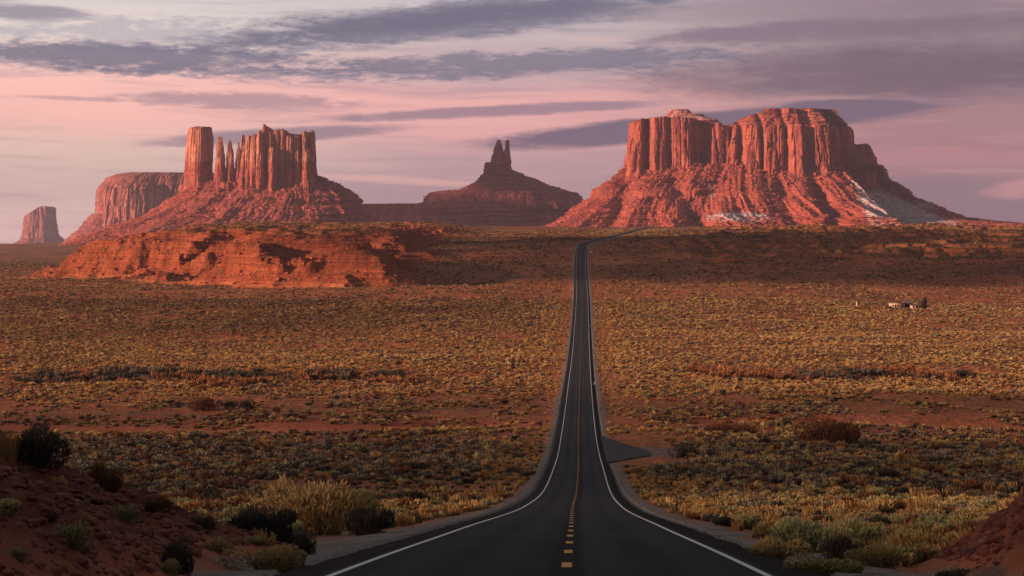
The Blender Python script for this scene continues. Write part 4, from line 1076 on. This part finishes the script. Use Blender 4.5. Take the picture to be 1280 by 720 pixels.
big_bush('rabbitbrush', 1092, 708, 60, 28, 'mustard yellow bush at the foot of the right-hand red bank', seed=19, n=3200, leaf=.45)
big_bush('rabbitbrush', 1030, 716, 90, 24, 'mustard yellow bush in front of the dark bush by the road', seed=20, n=3600, leaf=.45, lobes=10)
big_bush('rust_scrub', 1036, 557, 74, 34, 'big rounded brown bush standing alone by the red wash', seed=21, n=6500, leaf=.34, lobes=12)
big_bush('rust_scrub', 912, 541, 56, 14, 'flat brown bush lying in the dry wash', seed=22, n=2600, leaf=.4)
big_bush('rabbitbrush', 1026, 560, 20, 10, 'small yellow bush at the foot of the big brown bush', seed=23, n=900, leaf=.5)
big_bush('rust_scrub', 254, 514, 38, 18, 'brown bush, tallest of the row left of the bare red flat', seed=24, n=2600, leaf=.4)
big_bush('blackbrush', 222, 510, 18, 9, 'small dark bush left of the tallest brown bush', seed=25, n=1000, leaf=.5)
big_bush('blackbrush', 284, 511, 26, 11, 'dark bush between the brown bush and rounded dark bush', seed=26, n=1200, leaf=.5)
big_bush('blackbrush', 308, 512, 22, 14, 'rounded dark bush at the road end of the bush row', seed=27, n=1300, leaf=.5)
big_bush('blackbrush', 486, 476, 40, 14, 'dark bush at the road end of the long hedge-like line', seed=28, n=2000, leaf=.4)
big_bush('blackbrush', 1203, 470, 30, 9, 'dark bush at the end of the brown thicket right of road', seed=29, n=1200, leaf=.5)
big_bush('blackbrush', 855, 572, 36, 15, 'dark bush just beyond the paved pull-out', seed=31, n=2000, leaf=.5)
big_bush('blackbrush', 1155, 387, 7, 14.5, 'narrow dark upright tree at the edge of the small settlement', 'tree', name='tree', seed=30, n=4500, leaf=.6, deep=1.0)

# thickets along the washes
def thicket(u0, u1, v, hpx, kind, label, n, seed, name):
    r = np.random.default_rng(seed)
    pts, scl, rt = [], [], []
    us = np.linspace(u0, u1, 60); hits = [ground_hit(q, v + 2.5 * math.sin(q / 37.0)) for q in us]
    hx = np.array([h_[0] for h_ in hits]); hy = np.array([h_[1] for h_ in hits])
    for i in range(n):
        t_ = r.uniform(0, 1) * (len(us) - 1); X_ = np.interp(t_, np.arange(len(us)), hx); Y_ = np.interp(t_, np.arange(len(us)), hy) + r.normal(0, 9)
        k = .55 + .6 * vn2(np.array([X_ / 14.0]), np.array([3.0]), seed)[0]
        s = hpx / F * Y_ / .62 * k * r.uniform(.6, 1.1)
        pts.append((X_, Y_)); scl.append((s * 1.1, s * 1.1, s)); rt.append(r.uniform(0, 6.28))
    pts = np.array(pts); z = terrain(pts[:, 0], pts[:, 1])
    scatter_stuff(name, np.stack([pts[:, 0], pts[:, 1], z - .1], -1), scl, np.array(rt), LO[kind], label)
thicket(30, 432, 474, 9.5, 'blackbrush', 'dark thicket of leafless brush along the wash left of the road', 330, 5, 'wash_shrubbery')
thicket(30, 520, 477, 8.0, 'rust_scrub', 'rusty brown brush mixed in the thicket left of the road', 260, 6, 'wash_shrubbery')
thicket(870, 1190, 470, 9, 'rust_scrub', 'rusty brown brush along the wash right of the road', 330, 7, 'wash_shrubbery')
thicket(1000, 1180, 471, 7.5, 'blackbrush', 'dark brush mixed in the thicket right of the road', 110, 8, 'wash_shrubbery')

# fallen blocks on the escarpment and on the scree of the buttes
M_block = leaf_mat('fallen_blocks', (0.22, 0.055, 0.035), (0.50, 0.15, 0.085))
lib_block = bpy.data.collections.new('library_block')
import bmesh
for i in range(5):
    r = np.random.default_rng(700 + i)
    bm = bmesh.new(); bmesh.ops.create_cube(bm, size=1.0); bmesh.ops.subdivide_edges(bm, edges=bm.edges[:], cuts=1)
    for vtx in bm.verts: vtx.co = Vector((vtx.co.x * 1.2, vtx.co.y, vtx.co.z * .8)) * float(r.uniform(.72, 1.15))
    me = bpy.data.meshes.new('block'); bm.to_mesh(me); bm.free(); me.materials.append(M_block)
    lib_block.objects.link(bpy.data.objects.new('block', me))
n = 90000
bx = RNG.uniform(-640, -55, n); by = RNG.uniform(1430, 2700, n)
bz, _, _, bm_, _ = terrain(bx, by, True)
gx = (terrain(bx + 1.5, by) - terrain(bx - 1.5, by)) / 3; gy = (terrain(bx, by + 1.5) - terrain(bx, by - 1.5)) / 3
stp = np.hypot(gx, gy)
kk = (bm_ > .25) & (RNG.uniform(0, 1, n) < np.clip((stp - .12) * 1.6, 0, .8))
bs = np.exp(RNG.normal(-.05, .45, n)).clip(.4, 2.6)
scatter_stuff('fallen_rocks', np.stack([bx[kk], by[kk], bz[kk]], -1), np.stack([bs[kk], bs[kk], bs[kk] * .8], -1), RNG.uniform(0, 6.28, kk.sum()), lib_block, 'blocks of red rock fallen down the low escarpment')
def scree_blocks(root, n, size, seed, vmax):
    r = np.random.default_rng(seed)
    for o in list(root.children):
        if o.name.split('.')[0] != 'scree_slope': continue
        c = np.empty(len(o.data.vertices) * 3, np.float32); o.data.vertices.foreach_get('co', c); c = c.reshape(-1, 3)
        fr = np.nonzero(c[:, 1] < np.median(c[:, 1]))[0]
        pk = c[r.choice(fr, n)] + r.normal(0, 4, (n, 3)) * np.array([1, 1, .3])
        w = np.exp(r.normal(0, .45, n)) * size
        b_ = scatter_stuff('scree_rocks', pk, np.stack([w, w, w * .8], -1), r.uniform(0, 6.28, n), lib_block, None)
        b_.parent = root
scree_blocks(mesa_r, 8000, 2.0, 3, 0)
scree_blocks(castle, 5500, 1.9, 4, 0)
scree_blocks(king, 1200, 2.0, 5, 0)

# broken shale on the banks
M_stone = leaf_mat('red_shale', (0.09, 0.028, 0.020), (0.24, 0.085, 0.058))
lib_stone = bpy.data.collections.new('library_stone')
for i in range(4):
    r = np.random.default_rng(900 + i)
    import bmesh
    bm = bmesh.new(); bmesh.ops.create_icosphere(bm, subdivisions=1, radius=.5)
    for vtx in bm.verts: vtx.co = Vector((vtx.co.x * 1.3, vtx.co.y, vtx.co.z * .5)) * float(r.uniform(.7, 1.2))
    me = bpy.data.meshes.new('shale'); bm.to_mesh(me); bm.free(); me.materials.append(M_stone)
    lib_stone.objects.link(bpy.data.objects.new('shale', me))
n = 150000
bx = RNG.uniform(-30, 30, n); by = RNG.uniform(26, 75, n)
bz, bb, bg_, _, _ = terrain(bx, by, True)
kk = (bb > .12) & (np.abs(bx) < .30 * by + 3) & (fbm2(bx / 2.5, by / 2.5, 3, 77) + RNG.uniform(-.5, .5, n) > -.30)
bs = np.exp(RNG.normal(-2.15, .5, n)).clip(.04, .42)
scatter_stuff('shale_rubble', np.stack([bx[kk], by[kk], bz[kk]], -1), np.stack([bs[kk]] * 3, -1), RNG.uniform(0, 6.28, kk.sum()), lib_stone, 'broken red shale lying over the cut banks')


# ------------------------------------------------------------------ unseen cloud puffs added high to the left to shade parts of the ground
def cloud(name, regions, hc, seed, label, thin=0.0):
    """puffs whose shadows fall inside the given ground patches: (x0, x1, y0, y1, number, radius)"""
    r = np.random.default_rng(seed)
    import bmesh
    bm = bmesh.new(); bmesh.ops.create_icosphere(bm, subdivisions=2, radius=1.0)
    bv = np.array([v.co[:] for v in bm.verts]); bf = np.array([[v.index for v in f.verts] for f in bm.faces]); bm.free()
    vs, fs = [], []; nv = 0
    tn = math.tan(SUN_EL)
    for (x0, x1, y0, y1, zg, n, rad) in regions:
        for i in range(n):
            gx, gy = r.uniform(x0, x1), r.uniform(y0, y1)
            hh = hc + r.uniform(-25, 25)
            k = (hh - zg) / tn
            px, py = gx + sa[0] * k, gy + sa[1] * k
            s = rad * r.uniform(.6, 1.3)
            v = bv * (1 + .25 * r.normal(size=(len(bv), 1))) * np.array([s, s * r.uniform(.7, 1.0), s * .28]) + np.array([px, py, hh])
            vs.append(v); fs.append(bf + nv); nv += len(bv)
    m, T, b, pos = new_mat(name + '_vapour'); b.inputs['Base Color'].default_value = (.75, .73, .75, 1)
    if thin:      # a thin cloud lets part of the sun through
        tr = T.node('ShaderNodeBsdfTransparent'); mx = T.node('ShaderNodeMixShader'); mx.inputs[0].default_value = 1 - thin
        out = [q for q in T.n if q.type == 'OUTPUT_MATERIAL'][0]
        T.l.new(tr.outputs[0], mx.inputs[1]); T.l.new(b.outputs[0], mx.inputs[2]); T.l.new(mx.outputs[0], out.inputs[0])
    o = link(name, mesh_np(name, np.concatenate(vs), np.concatenate(fs), m, True))
    tag(o, label, None, None, 'stuff')
HC = 800.0
cloud('shade_clouds', [(-150, 200, -60, 130, 20, 60, 42), (-150, 200, 60, 420, 20, 120, 44), (-250, 300, 400, 660, 15, 70, 42)], HC, 5, 'unseen thin cloud puffs added to dim the sun on the near ground', 0.92)
cloud('shade_clouds', [(-150, 200, -60, 110, 20, 20, 42)], HC, 15, 'unseen dense cloud puffs added to shade the nearest ground')
cloud('shade_clouds', [(-340, -10, 1060, 1330, 15, 34, 30)], HC, 16, 'unseen thin cloud puffs added for a soft shade band on the plain', 0.85)
cloud('shade_clouds', [(-60, 620, 1490, 2250, 40, 125, 56), (200, 700, 2250, 2500, 60, 26, 50)], HC, 6, 'unseen broken cloud puffs placed to shade the far slope', 0.72)
cloud('shade_clouds', [(-620, 220, 6050, 6950, 100, 190, 90), (-200, 110, 6350, 6800, 230, 90, 85), (-150, 60, 6400, 6760, 330, 60, 80)], HC + 60, 7, 'unseen broken cloud puffs added to shade the twin-fingered butte', 0.80)

# ------------------------------------------------------------------ haze
V, Fc = box(0, 10200, -300, 150000, 29600, 300 + 545)
V = [(a, b_ , c) for a, b_, c in V]
m = bpy.data.materials.new('thin_air_haze'); m.use_nodes = True; T = NT(m.node_tree); T.n.clear()
out = T.node('ShaderNodeOutputMaterial'); pv = T.node('ShaderNodeVolumePrincipled'); T.l.new(pv.outputs[0], out.inputs['Volume'])
pv.inputs['Color'].default_value = (0.74, 0.72, 0.95, 1); pv.inputs['Density'].default_value = 3.2e-5; pv.inputs['Anisotropy'].default_value = 0.2
haze = link('haze', mesh_np('haze', V, Fc, m)); tag(haze, kind='stuff')
